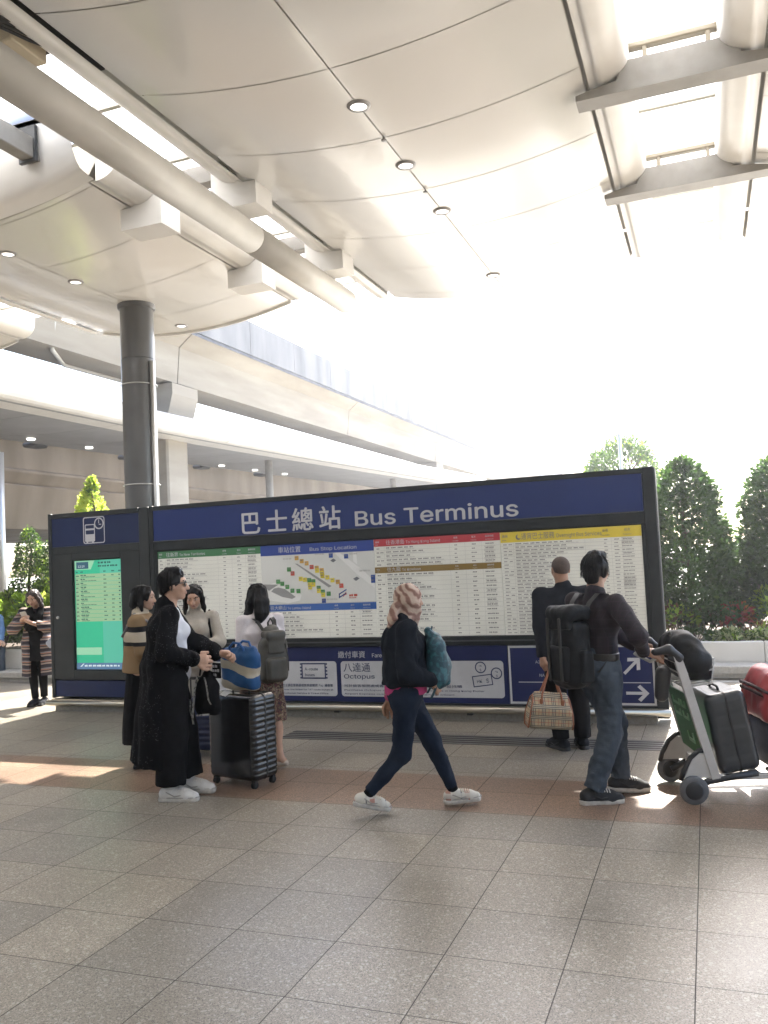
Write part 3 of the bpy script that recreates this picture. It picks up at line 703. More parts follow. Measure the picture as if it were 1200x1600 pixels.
# rail and plinth
mb = MB(); mb.tube([(-6.24, 8.60, .118), (-.42, 8.60, .118)], .036, 16)
mb.box(-6.24, -.42, 8.60, 8.70, .135, .155)
mb.build('bumper_rail', STAIN, BD, True)
mb = MB(); mb.box(-6.22, -.56, 8.66, 8.96, .0, .155); mb.build('plinth', STONE, BD, True)
for x in (-5.4, -3.9, -2.4, -.95):
    mb = MB(); mb.box(x-.03, x+.03, 8.60, 8.66, .06, .10, 0, .004); mb.build('rail_bracket', FRAME2, BD, True)
mb = MB(); mb.box(-.92, -.80, 8.650, 8.66, .045, .095, 0, .003); mb.build('socket_plate', mat('tan_plate', (.38, .33, .24), .5), BD, True)

# ------------------------------------------------------------------ departures kiosk
KS = thing('departures_kiosk', 'dark grey kiosk with green departures screen and bus clock symbol', 'kiosk', (-7.04, 8.7, 0))
mb = MB(); y0 = 8.62
KM = mat('kiosk_paint', (.022, .026, .027), .45, (.029, .033, .034), 5, spec=.25)
mb.box(-7.806, -7.755, y0, 8.98, .17, 2.478, 0, .006); mb.box(-6.43, -6.285, y0+.004, 8.98, .17, 2.474, 0, .006)
mb.box(-7.755, -6.43, y0, 8.98, 2.415, 2.474, 0, .004); mb.box(-7.755, -6.43, y0+.01, 8.98, 1.965, 2.052, 0, .004)
mb.box(-7.755, -7.452, y0+.006, 8.98, .40, 1.965, 0, .004); mb.box(-6.712, -6.43, y0+.006, 8.98, .40, 1.965, 0, .004)
mb.box(-7.452, -6.712, y0+.006, 8.98, 1.882, 1.965, 0, .003); mb.box(-7.452, -6.712, y0+.006, 8.98, .40, .512, 0, .003)
mb.box(-7.755, -6.43, 8.70, 8.98, .17, 2.415)
mb.build('cabinet', KM, KS, True)
mb = MB(); mb.box(-7.753, -6.432, 8.634, 8.70, 2.054, 2.413); hp = mb.build('header_panel', mat('kiosk_blue', (.010, .018, .062), .4, (.012, .022, .072), 3, spec=.25), KS, True)
mb = MB(); y = 8.632
M4 = upright(-7.098, y, 2.24)
L1 = rounded(-7.262, -6.936, 2.074, 2.405, .03); L2 = rounded(-7.250, -6.948, 2.086, 2.393, .022); n_ = len(L1)
mb.add([(x, y, z) for x, z in L1+L2], [(k, (k+1) % n_, n_+(k+1) % n_, n_+k)[::-1] for k in range(n_)])
ring(mb, -7.02, 2.318, .072, .016, y-.001)
mb.box(-7.027, -7.017, y-.002, y, 2.318, 2.366); mb.box(-7.02, -6.985, y-.0025, y, 2.300, 2.311)
L1 = rounded(-7.236, -7.085, 2.098, 2.315, .015); L2 = rounded(-7.224, -7.097, 2.19, 2.303, .01); n_ = len(L1)
mb.add([(x, y, z) for x, z in L1+L2], [(k, (k+1) % n_, n_+(k+1) % n_, n_+k)[::-1] for k in range(n_)])
mb.box(-7.225, -7.096, y-.0015, y, 2.240, 2.262)
for x in (-7.215, -7.13): mb.box(x, x+.025, y-.001, y, 2.084, 2.10)
mb.build('pictogram', LETTER, hp)
mb = MB(); mb.box(-7.45, -6.714, 8.66, 8.70, .514, 1.88); mb.build('screen_bezel', GAP, KS, True)
def glow(n, c, e=.22): return mat(n, c, .25, emit=e)
SG, SG2, SR, SB, ST_, SD = glow('screen_green', (.03, .42, .24), .09), glow('screen_teal', (.08, .42, .30), .10), glow('screen_row', (.27, .44, .26), .09), glow('screen_footer', (.08, .16, .28), .12), glow('screen_ink', (.02, .10, .09), .05), glow('screen_clock', (.03, .10, .16), .06)
SG3 = glow('screen_pale', (.25, .52, .34), .11)
mb = MB(); x0, x1, z0, z1 = -7.432, -6.722, .522, 1.868; y = 8.656
mb.box(x0, x1, y, 8.66, z0, z1, 0); sc = mb.build('screen', SG, KS, True)
mb = MB(); y = 8.6545
def q4(x0, x1, z0, z1, mi, y_=y): mb.add([(x0, y_, z0), (x1, y_, z0), (x1, y_, z1), (x0, y_, z1)], [(0, 1, 2, 3)], mi)
q4(x0+.385, x1, .60, 1.87-.002, 1)
q4(x0+.385, x0+.41, .60, 1.70, 0, y-.0002)
q4(x0, x0+.385, .70, .79, 4)
for i in range(12):
    zt = 1.70-i*.0495; q4(x0+.012, x1-.012, zt-.0455, zt, 2, y-.0004)
    rr_ = random.Random(i); words(mb, x0+.02, x0+.075, zt-.030, .014, .03, .05, .01, 5, y-.001, rr_)
    words(mb, x0+.09, x0+.09+rr_.uniform(.06, .16), zt-.024, .017, .03, .06, .008, 5, y-.001, rr_); words(mb, x0+.10, x0+.10+rr_.uniform(.08, .24), zt-.040, .009, .03, .06, .005, 5, y-.001, rr_)
    words(mb, x0+.44, x0+.50, zt-.03, .014, .03, .06, .006, 5, y-.001, rr_)
    if i > 4 or i == 0: words(mb, x0+.56, x0+.61, zt-.03, .014, .03, .05, .006, 5, y-.001, rr_)
    words(mb, x0+.665, x0+.70, zt-.03, .016, .02, .03, .006, 5, y-.001, rr_)
for x in (.02, .09, .44, .56, .665): words(mb, x0+x, x0+x+.05, 1.718, .016, .03, .05, .006, 5, y-.001)
mb.add([(x0+.005, y-.0004, 1.755), (x0+.25, y-.0004, 1.755), (x0+.31, y-.0004, 1.865), (x0+.005, y-.0004, 1.865)], [(0, 1, 2, 3)], 4)
q4(x0+.03, x0+.215, 1.765, 1.85, 6, y-.001)
q4(x0, x1, z0, .602, 3, y-.0006)
mb.add([(x0+.05, y-.001, .555), (x0+.075, y-.001, .555), (x0+.115, y-.001, .592), (x0+.10, y-.001, .592)], [(0, 1, 2, 3)], 7); words(mb, x0+.12, x0+.66, .556, .022, .03, .07, .012, 7, y-.0012)
put_text(mb, '12:19', x0+.052, y-.0012, 1.782, .056, mi=7, depth=.0004); words(mb, x0+.36, x0+.58, 1.822, .024, .03, .06, .008, 5, y-.0012); words(mb, x0+.36, x0+.66, 1.782, .022, .03, .07, .008, 5, y-.0012)
mb.build('screen_picture', [SG, SG2, SR, SB, SG3, ST_, SD, glow('screen_white', (.55, .66, .68), .12)], sc)
mb = MB(); mb.lathe([(.001, -.016), (.016, -.016), (.019, -.006), (.019, .002)], (-7.68, 8.622, 1.17), 16, 1); mb.build('lock', mat('lock_chrome', (.5, .5, .5), .3, metal=1), KS, True)
mb = MB(); mb.box(-7.755, -6.43, 8.640, 8.70, .19, .385); mb.build('kick_panel', mat('kiosk_blue', (.016, .03, .095)), KS, True)
mb = MB(); mb.tube([(-7.86, 8.60, .112), (-6.27, 8.60, .112)], .034, 16); mb.box(-7.8, -6.27, 8.60, 8.70, .135, .158); mb.build('bumper_rail', STAIN, KS, True)
mb = MB(); mb.box(-7.79, -6.30, 8.66, 8.96, 0, .15); mb.build('plinth', STONE, KS, True)
# ------------------------------------------------------------------ sculpting: blended solids -> one continuous surface
def nv(a): a = np.asarray(a, float); return a/(np.linalg.norm(a)+1e-12)
def A3(*a): return np.array(a, float)
def vnoise(P):
    P = np.asarray(P, float); i = np.floor(P).astype(np.int64); f = P-i; f = f*f*(3-2*f)
    def h(x, y, z):
        n = (x*374761393+y*668265263+z*2147483647) & 0xffffffff
        n = ((n ^ (n >> 13))*1274126177) & 0xffffffff
        return ((n ^ (n >> 16)) & 0xffff)/65535.0
    o = 0
    for dx in (0, 1):
        for dy in (0, 1):
            for dz in (0, 1):
                wt = (f[:, 0] if dx else 1-f[:, 0])*(f[:, 1] if dy else 1-f[:, 1])*(f[:, 2] if dz else 1-f[:, 2])
                o = o+wt*h(i[:, 0]+dx, i[:, 1]+dy, i[:, 2]+dz)
    return o*2-1
class Vol:
    def __init__(s, h=.007): s.h = h; s.ops = []
    def cone(s, a, b, ra, rb, k=.015, mi=0, ax=None, sx=1.0, cut=False):
        a, b = np.array(a, float), np.array(b, float); m = max(ra, rb)*max(1, sx)
        s.ops.append(('c', np.minimum(a, b)-m, np.maximum(a, b)+m, k, mi, cut, (a, b, ra, rb, None if ax is None else nv(ax), sx))); return s
    def chain(s, pts, rs, k=.015, mi=0, ax=None, sx=1.0):
        for i in range(len(pts)-1): s.cone(pts[i], pts[i+1], rs[i], rs[i+1], k, mi, ax, sx)
        return s
    def ell(s, c, r, M=None, k=.015, mi=0, cut=False):
        c = np.array(c, float); r = np.array(r, float) if np.ndim(r) else np.full(3, float(r)); m = r.max()
        s.ops.append(('e', c-m, c+m, k, mi, cut, (c, r, M))); return s
    def box(s, c, hs, rad, M=None, k=.01, mi=0, cut=False):
        c = np.array(c, float); hs = np.array(hs, float); m = np.linalg.norm(hs)
        s.ops.append(('b', c-m, c+m, k, mi, cut, (c, hs, rad, M))); return s
    def plane(s, p, n, lo=None, hi=None, k=.004):
        s.ops.append(('p', lo, hi, k, 0, True, (np.array(p, float), nv(n)))); return s
    def mesh(s):
        h = s.h; ad = [o for o in s.ops if not o[5]]
        lo = np.min([o[1] for o in ad], 0)-4*h-.01; hi = np.max([o[2] for o in ad], 0)+4*h+.01
        n = np.ceil((hi-lo)/h).astype(int)+1
        D = np.full(n, 1.0, np.float32); ID = np.zeros(n, np.int8)
        ax = [lo[i]+h*np.arange(n[i]) for i in range(3)]
        for t, l, u, k, mi, cut, pr in s.ops:
            if l is None: l, u = lo, hi
            i0 = np.clip(np.floor((l-k-3*h-lo)/h).astype(int), 0, n-1); i1 = np.clip(np.ceil((u+k+3*h-lo)/h).astype(int)+1, 1, n)
            if np.any(i1 <= i0): continue
            sl = tuple(slice(a, b) for a, b in zip(i0, i1))
            X, Y, Z = np.meshgrid(*[ax[i][i0[i]:i1[i]].astype(np.float32) for i in range(3)], indexing='ij', sparse=True)
            if t == 'c':
                a, b, ra, rb, axs, sx = pr
                px, py, pz = X-a[0], Y-a[1], Z-a[2]; ba = b-a
                if axs is not None and sx != 1:
                    q = (px*axs[0]+py*axs[1]+pz*axs[2])*(1/sx-1)
                    px, py, pz = px+q*axs[0], py+q*axs[1], pz+q*axs[2]; ba = ba+axs*(ba@axs)*(1/sx-1)
                tt = np.clip((px*ba[0]+py*ba[1]+pz*ba[2])/max(ba@ba, 1e-9), 0, 1)
                d = np.sqrt((px-tt*ba[0])**2+(py-tt*ba[1])**2+(pz-tt*ba[2])**2)-(ra+(rb-ra)*tt)
            elif t in 'eb':
                c, r = pr[0], pr[1]; Mx = pr[-1]; px, py, pz = X-c[0], Y-c[1], Z-c[2]
                if Mx is not None:
                    px, py, pz = [px*m[0]+py*m[1]+pz*m[2] for m in Mx]
                if t == 'e':
                    k0 = np.sqrt((px/r[0])**2+(py/r[1])**2+(pz/r[2])**2); k1 = np.sqrt((px/r[0]**2)**2+(py/r[1]**2)**2+(pz/r[2]**2)**2)+1e-6
                    d = k0*(k0-1)/k1
                else:
                    rad = pr[2]; qx, qy, qz = abs(px)-r[0]+rad, abs(py)-r[1]+rad, abs(pz)-r[2]+rad
                    d = np.sqrt(np.maximum(qx, 0)**2+np.maximum(qy, 0)**2+np.maximum(qz, 0)**2)+np.minimum(np.maximum(np.maximum(qx, qy), qz), 0)-rad
            else:
                p, nn = pr; d = (X-p[0])*nn[0]+(Y-p[1])*nn[1]+(Z-p[2])*nn[2]
                D[sl] = np.maximum(D[sl], d); continue
            o = D[sl]
            if cut: D[sl] = np.maximum(o, -d); continue
            ID[sl] = np.where(d < o, mi, ID[sl])
            hh = np.clip(.5+.5*(o-d)/k, 0, 1); D[sl] = o*(1-hh)+d*hh-k*hh*(1-hh)
        # surface nets
        I = D < 0; c = np.zeros(n-1, np.int8)
        for dx in (0, 1):
            for dy in (0, 1):
                for dz in (0, 1): c += I[dx:n[0]-1+dx, dy:n[1]-1+dy, dz:n[2]-1+dz]
        act = np.argwhere((c > 0) & (c < 8)); idx = np.full(n-1, -1, np.int64); idx[tuple(act.T)] = np.arange(len(act))
        cor = [(dx, dy, dz) for dx in (0, 1) for dy in (0, 1) for dz in (0, 1)]
        vals = np.stack([D[act[:, 0]+a, act[:, 1]+b, act[:, 2]+e] for a, b, e in cor], 1)
        P = np.zeros((len(act), 3)); W = np.zeros(len(act))
        for i, a in enumerate(cor):
            for j, b in enumerate(cor):
                if j <= i or sum(abs(x-y) for x, y in zip(a, b)) != 1: continue
                m = (vals[:, i] < 0) != (vals[:, j] < 0); t_ = np.where(m, vals[:, i]/(vals[:, i]-vals[:, j]+1e-12), 0)[:, None]
                P += np.where(m[:, None], np.array(a)+t_*(np.array(b)-np.array(a)), 0); W += m
        P = lo+h*(act+P/W[:, None])
        vid = ID[act[:, 0], act[:, 1], act[:, 2]]
        best = np.argmin(np.abs(vals), 1); ca = np.array(cor)[best]; vid = ID[act[:, 0]+ca[:, 0], act[:, 1]+ca[:, 1], act[:, 2]+ca[:, 2]]
        F = []
        for axn in range(3):
            o1, o2 = (axn+1) % 3, (axn+2) % 3
            sa = [slice(None)]*3; sb = [slice(None)]*3; sa[axn] = slice(0, -1); sb[axn] = slice(1, None)
            A_, B_ = I[tuple(sa)], I[tuple(sb)]; e = np.argwhere(A_ != B_)
            e = e[(e[:, o1] > 0) & (e[:, o2] > 0) & (e[:, o1] < n[o1]-1) & (e[:, o2] < n[o2]-1)]
            q = []
            for s1, s2 in ((1, 1), (0, 1), (0, 0), (1, 0)):
                g = e.copy(); g[:, o1] -= s1; g[:, o2] -= s2; q.append(idx[tuple(g.T)])
            q = np.stack(q, 1); fl = ~A_[tuple(e.T)]
            q[fl] = q[fl][:, ::-1]; F.append(q)
        F = np.concatenate(F); F = F[(F >= 0).all(1)]
        return P, F, vid
def vnormals(P, F):
    n = np.cross(P[F[:, 2]]-P[F[:, 0]], P[F[:, 3]]-P[F[:, 1]]); N = np.zeros_like(P)
    for i in range(4): np.add.at(N, F[:, i], n)
    return N/(np.linalg.norm(N, axis=1, keepdims=True)+1e-12)
def relax(P, F, it):
    for _ in range(it):
        S_ = np.zeros_like(P); c = np.zeros(len(P))
        for i in range(4):
            np.add.at(S_, F[:, i], P[F[:, (i+1) % 4]]+P[F[:, (i+3) % 4]]); np.add.at(c, F[:, i], 2)
        P = P*.5+.5*S_/np.maximum(c, 1)[:, None]
    return P
def sculpt(name, vol, mats, parent=None, wr=0, wscale=(9, 9, 5), fine=0, it=1, seed=0, fn=None):
    P, F, vid = vol.mesh(); P = relax(P, F, it)
    if wr or fine or fn:
        N = vnormals(P, F); d = 0
        if wr: d = wr*vnoise(P*np.array(wscale)+seed*7.3)+wr*.5*vnoise(P*np.array(wscale)*2.3+seed*3.1+11)
        if fine: d = d+fine*vnoise(P*60+seed)
        if fn is not None: d = d+fn(P, N)
        P = P+N*np.reshape(d, (-1, 1))
    me = bpy.data.meshes.new(name); me.vertices.add(len(P)); me.vertices.foreach_set('co', P.ravel())
    me.loops.add(F.size); me.loops.foreach_set('vertex_index', F.ravel().astype(np.int32))
    me.polygons.add(len(F)); me.polygons.foreach_set('loop_start', np.arange(0, F.size, 4, dtype=np.int32))
    try: me.polygons.foreach_set('loop_total', np.full(len(F), 4, np.int32))
    except Exception: pass
    me.polygons.foreach_set('material_index', vid[F[:, 0]].astype(np.int32)); me.polygons.foreach_set('use_smooth', np.ones(len(F), bool))
    me.update(calc_edges=True); me.validate()
    return link(name, me, mats, parent)

# ------------------------------------------------------------------ people
def rotz(v, a): v = np.asarray(v, float); c, s_ = math.cos(a), math.sin(a); return A3(v[0]*c-v[1]*s_, v[0]*s_+v[1]*c, v[2])
def ik(a, b, l1, l2, hint):
    d = b-a; L = np.linalg.norm(d); L2 = min(L, (l1+l2)*.999); dn = d/L
    x = (l1*l1-l2*l2+L2*L2)/(2*L2); y = math.sqrt(max(l1*l1-x*x, 1e-6)); hint = np.array(hint, float); hint = nv(hint-dn*(hint@dn))
    return a+dn*x+hint*y, a+dn*L2
SKIN_E = mat('skin_light', (.44, .27, .19), .5, (.50, .31, .22), 22, spec=.4)
SKIN_T = mat('skin_tan', (.30, .165, .105), .5, (.35, .20, .13), 22, spec=.4)
LIP = mat('lips', (.33, .15, .115), .45); EYEW = mat('eye_white', (.38, .34, .31), .35); EYED = mat('eye_dark', (.02, .014, .01), .2)
HAIRM = mat('black_hair', (.005, .0045, .0045), .5, (.010, .0085, .008), 40, bump=.35, bscale=30, stretch=(4, 4, .5), spec=.18)
class Person:
    """local frame: +Y is the way the body faces, +X its right, z up"""
    def __init__(s, label, loc, rz, H, cat, lean=(0, 0), tyaw=0, hyaw=0, hpitch=0, feet=None, hands=None, pel=(0, 0), pz=.536, male=False, skin=None, nod=0, elbow=None, kneeh=None):
        s.root = thing('person', label, cat, loc, rz); s.H = H; s.skin = skin or SKIN_E; s.male = male
        u = nv(A3(lean[0], lean[1], 1)); s.u = u
        s.r = rotz(A3(1, 0, 0), tyaw); s.r = nv(s.r-u*(s.r@u)); s.f = np.cross(u, s.r)
        s.pel = A3(pel[0], pel[1], pz*H); s.waist = s.pel+u*.085*H; s.chest = s.pel+u*.195*H; s.neck = s.pel+u*.292*H
        sw = .118 if male else .104
        s.sh = {k: s.neck-u*.028*H+s.r*k*sw*H for k in (-1, 1)}
        s.hip = {k: s.pel+A3(k*.052*H, 0, -.01*H) for k in (-1, 1)}
        if tyaw: s.hip = {k: s.pel+rotz(A3(k*.052*H, 0, -.01*H), tyaw*.6) for k in (-1, 1)}
        s.hs = .130*H
        hf = rotz(s.f, hyaw); hf = nv(hf*math.cos(hpitch)+A3(0, 0, math.sin(hpitch))); s.hf = hf
        s.hr = nv(np.cross(hf, A3(0, 0, 1))); s.hu = np.cross(s.hr, hf)
        s.hb = s.neck+u*.048*H+nv(A3(hf[0], hf[1], 0))*(.008+.5*nod)*H
        s.hc = s.hb+s.hu*.055*H+nv(A3(hf[0], hf[1], 0))*(.012+nod)*H
        s.feet = feet or {-1: (-.09, 0, 0, 0), 1: (.09, 0, 0, 0)}     # x, y, yaw, heel lift
        s.an, s.kn, s.fd = {}, {}, {}
        for k in (-1, 1):
            x, y, yw, lift = s.feet[k][:4]; z0 = s.feet[k][4] if len(s.feet[k]) > 4 else 0
            an = A3(x, y, .048*H+lift+z0); kh = (kneeh or {}).get(k, rotz(A3(0, 1, 0), yw))
            s.kn[k], s.an[k] = ik(s.hip[k], an, .245*H, .235*H, kh)
            fd = rotz(A3(0, 1, 0), yw); s.fd[k] = nv(A3(fd[0], fd[1], 0)*.13*H-A3(0, 0, lift*.9))
        hands = hands or {}
        s.el, s.wr = {}, {}
        for k in (-1, 1):
            w_ = hands.get(k); w_ = A3(*w_) if w_ is not None else s.sh[k]+A3(k*.03*H, .02*H, -.30*H)
            hint = (elbow or {}).get(k, s.r*k*.6-s.f*.7+A3(0, 0, -.5))
            s.el[k], s.wr[k] = ik(s.sh[k], w_, .168*H, .142*H, hint)
    # --- skin
    def head(s, v, face=True):
        H, c, r, f, u, q = s.H, s.hc, s.hr, s.hf, s.hu, s.hs*1.02
        M = np.stack([r, f, u]); at = lambda x, y, z: c+r*x*q+f*y*q+u*z*q
        v.ell(at(0, -.06, .12), (.345*q, .43*q, .385*q), M, .02); v.ell(at(0, .10, -.16), (.275*q, .30*q, .34*q), M, .02)
        v.ell(at(0, .27, -.40), (.11*q, .10*q, .09*q), M, .02); v.ell(at(0, .30, .13), (.22*q, .10*q, .10*q), M, .02)
        for k in (-1, 1):
            v.ell(at(k*.335, -.04, -.03), (.045*q, .10*q, .145*q), M, .006)
            v.ell(at(k*.17, .27, -.12), (.11*q, .10*q, .12*q), M, .02)
            if face:
                v.ell(at(k*.15, .405, .03), (.085*q, .05*q, .05*q), M, .003, cut=True)
                v.ell(at(k*.15, .345, .03), (.065*q, .055*q, .036*q), M, .001, 2); v.ell(at(k*.15, .362, .03), (.034*q, .044*q, .034*q), M, .001, 3)
                v.cone(at(k*.07, .405, .125), at(k*.24, .34, .135), .020*q, .014*q, .002, 3)
        v.cone(at(0, .385, .05), at(0, .47, -.13), .035*q, .060*q, .014)
        for k in (-1, 1): v.ell(at(k*.055, .425, -.145), (.045*q, .05*q, .035*q), M, .008)
        if face:
            v.ell(at(0, .392, -.255), (.105*q, .045*q, .024*q), M, .003, 1); v.ell(at(0, .385, -.298), (.09*q, .05*q, .028*q), M, .003, 1)
        v.cone(s.neck-s.u*.01*H, s.hb+s.u*.02*H, (.036 if s.male else .031)*H, (.034 if s.male else .029)*H, .02)
    def hand(s, v, k, d, n, curl=(.5, .5, .5, .5), thumb=.5, size=1):
        """d: where the hand points, n: where the palm faces"""
        L = .105*s.H*size; d = nv(d); n = nv(n-d*(np.array(n)@d)); t = np.cross(d, n)*1.0
        if (t@np.cross(d, n)) < 0: t = -t
        w_ = s.wr[k]; t = np.cross(n, d)*k                                    # thumb side
        v.cone(w_-d*.02, w_+d*L*.16, .0155*s.H*.9, .0165*s.H*.9, .012, 0, n, .8)
        v.cone(w_+d*L*.14+t*L*.02, w_+d*L*.46+t*L*.02, L*.155, L*.165, .008, 0, t, 1.45)
        for i in range(4):
            o = (.27-.18*i)*L; base = w_+d*L*(.50-.03*abs(i-1))+t*o; ln = L*(.46, .52, .48, .38)[i]; c = curl[i]; p = base; a = .18*c
            rr = L*(.078, .08, .076, .066)[i]
            v.cone(base-d*L*.1, base, rr*1.05, rr*1.05, .006)
            for j, fr in enumerate((.42, .32, .26)):
                dr = d*math.cos(a)+n*math.sin(a)+t*(.10-.07*i)*(1-c*.6); e = p+nv(dr)*ln*fr; v.cone(p, e, rr*(1-.06*j), rr*(.94-.07*j), .0015); p = e; a += c*1.15
        p = w_+d*L*.20+t*L*.20; a1 = nv(d*.75+t*.75+n*.25*thumb); e = p+a1*L*.26; v.cone(p, e, L*.10, L*.088, .008)
        a2 = nv(d*.85+t*.15+n*.75*thumb); e2 = e+a2*L*.2; v.cone(e, e2, L*.085, L*.078, .003); v.cone(e2, e2+nv(a2-t*.25)*L*.14, L*.078, L*.06, .003)
    def build_body(s, hands, face=True, legs='thin', h=.006, extra=None):
        H = s.H; v = Vol(h)
        v.cone(s.pel, s.waist, .070*H, .058*H, .03, 0, s.r, 1.4); v.cone(s.waist, s.chest, .058*H, .068*H, .03, 0, s.r, 1.4); v.cone(s.chest, s.neck-s.u*.035*H, .064*H, .038*H, .03, 0, s.r, 1.7)
        for k in (-1, 1):
            v.chain([s.sh[k], s.el[k], s.wr[k]], [.026*H, .022*H, .0145*H], .02)
            m = s.el[k]*.7+s.wr[k]*.3; v.ell(m, .0225*H, None, .03)
            if legs:
                if legs == 'thin':
                    v.chain([s.hip[k], s.kn[k], s.an[k]], [.036*H, .022*H, .016*H], .02); continue
                v.chain([s.hip[k], s.kn[k], s.an[k]], [.047*H, .031*H, .0195*H], .025)
                back = -nv(np.cross(np.cross(s.an[k]-s.kn[k], s.fd[k]), s.an[k]-s.kn[k])*-1); cm = s.kn[k]*.68+s.an[k]*.32
                bk = -s.fd[k]-(s.kn[k]-s.an[k])*0; v.ell(cm+nv(A3(bk[0], bk[1], 0))*.012*H, (.027*H, .027*H, .062*H), None, .03)
                v.cone(s.an[k], s.an[k]+s.fd[k]*.09*H-A3(0, 0, .02*H), .021*H, .017*H, .02, 0); v.ell(s.an[k]-nv(A3(s.fd[k][0], s.fd[k][1], 0))*.02*H-A3(0, 0, .02*H), .02*H, None, .02)
        s.head(v, face)
        for k, a in hands.items(): s.hand(v, k, *a)
        if extra: extra(v)
        s.body = sculpt('body', v, [s.skin, LIP, EYEW, EYED], s.root, it=0)
        return s.body
    # --- clothing volumes
    def torso(s, v, add=.012, bottom=None, mi=0, k=.04, bust=True, belly=0):
        H = s.H; dn = s.pel-s.u*.02*H if bottom is None else bottom
        v.cone(dn, s.waist, .074*H+add, .062*H+add+belly, k, mi, s.r, 1.34); v.cone(s.waist, s.chest, .062*H+add+belly, .071*H+add, k, mi, s.r, 1.36)
        v.cone(s.chest, s.neck-s.u*.038*H, .068*H+add*.8, .038*H+add*.6, k, mi, s.r, 1.75)
        if bust and not s.male:
            for q in (-1, 1): v.ell(s.chest+s.r*q*.042*H+s.f*.050*H+s.u*.0*H, (.038*H+add*.5,)*3, None, .03, mi)
        v.cone(s.sh[-1], s.sh[1], .030*H+add*.6, .030*H+add*.6, .035, mi)
    def sleeve(s, v, k, r0=.034, r1=.030, r2=.022, mi=0, to=1.0, kk=.025):
        H = s.H; e = s.el[k]+(s.wr[k]-s.el[k])*to
        v.chain([s.sh[k], s.el[k], e], [r0*H, r1*H, r2*H], kk, mi)
    def trousers(s, v, r0=.056, r1=.042, r2=.032, mi=0, to=.92, add=.01, cuff=None):
        H = s.H; v.cone(s.pel+s.u*.045*H, s.pel-s.u*.015*H, .064*H+add, .072*H+add, .03, mi, s.r, 1.32)
        for k in (-1, 1):
            e = s.kn[k]+(s.an[k]-s.kn[k])*to
            v.chain([s.hip[k]+A3(0, 0, .01), s.kn[k], e], [r0*H+add*.6, r1*H, r2*H], .025, mi)
            v.ell(s.hip[k]-s.f*.022*H-A3(0, 0, .012*H), (.055*H+add*.3,)*3, None, .03, mi)
            v.plane(e, s.an[k]-s.kn[k], np.minimum(e, s.an[k])-.12, np.maximum(e, s.an[k])+.12) if to < 1 else None
    def shoe(s, k, mats, kind='sneaker', scale=1.0):
        H = s.H*scale; v = Vol(.005); fd = s.fd[k]; an = s.an[k]; fl = nv(A3(fd[0], fd[1], 0)); side = np.cross(fl, A3(0, 0, 1)); up = np.cross(side, fd)
        base = an-up*.046*H; heel = base-fd*.026*H; ball = base+fd*.066*H; toe = base+fd*.094*H
        if kind == 'sneaker':
            M = np.stack([side, fd, up])
            v.cone(heel+up*.030*H, ball+up*.022*H, .0225*H, .024*H, .012, 0, side, 1.05); v.cone(ball+up*.022*H, toe+up*.019*H, .024*H, .018*H, .012, 0, side, 1.15)
            v.cone(heel+up*.03*H+fd*.006*H, an-up*.004*H, .024*H, .0245*H, .014, 0); v.cone(an-up*.008*H+fd*.012*H, ball+up*.034*H, .020*H, .014*H, .014, 0)
            up_ = sculpt('shoe', v, mats[:1], s.root, it=0)
            v = Vol(.005); v.cone(heel+up*.009*H-fd*.002*H, base+fd*.04*H+up*.008*H, .0235*H, .0215*H, .008, 0, side, 1.05); v.cone(base+fd*.04*H+up*.008*H, toe+up*.010*H, .0215*H, .0205*H, .008, 0, side, 1.22)
            v.plane(heel+up*.017*H, up); v.plane(heel-up*.002*H, -up); sculpt('sole', v, mats[1:2], up_, it=0)
            mb = MB()                                                            # laces
            for q in np.linspace(.25, .85, 4):
                c = (an-up*.006*H+fd*.018*H)*(1-q)+(ball+up*.036*H)*q+up*.0165*H*(1-q*.3)
                mb.tube([c-side*.018*H-up*.006*H, c+up*.003*H, c+side*.018*H-up*.006*H], .0045, 5)
            mb.build('laces', mats[2], up_)
            mb = MB(); cc = base+fd*.034*H+up*.0185*H
            mb.tube([cc+fd*.083*H*math.cos(a)+side*(.0265+.003*math.cos(a))*H*math.sin(a) for a in [2*PI*i/26 for i in range(26)]], .0035, 5, closed=True)
            for s_ in (-1, 1):
                o = cc+side*s_*.0245*H; mb.tube([o-fd*.045*H+up*.022*H, o-fd*.01*H+up*.006*H+side*s_*.002*H, o+fd*.03*H+up*.012*H-side*s_*.004*H], .0045, 5)
            mb.build('trim', mat('shoe_trim_'+('dark' if mats[0].name.startswith('black') else 'grey'), *(((.02, .02, .021), .6) if mats[0].name.startswith('black') else ((.30, .29, .27), .6))), up_)
        else:                                                                     # ballet flat
            v.cone(heel+up*.016*H, ball+up*.012*H, .020*H, .022*H, .012, 0, side, 1.0); v.cone(ball+up*.012*H, toe+up*.010*H, .022*H, .013*H, .012, 0, side, 1.2)
            v.plane(heel-up*.002*H, -up); v.plane(heel+up*.032*H, up)
            up_ = sculpt('shoe', v, mats[:1], s.root, it=0)
        return up_
def strands(name, root_pts, mats, parent, r=.0022):
    mb = MB()
    for pts in root_pts: mb.tube(pts, [r*(1-.8*i/(len(pts)-1)) for i in range(len(pts))], 4, caps=False)
    return mb.build(name, mats, parent)
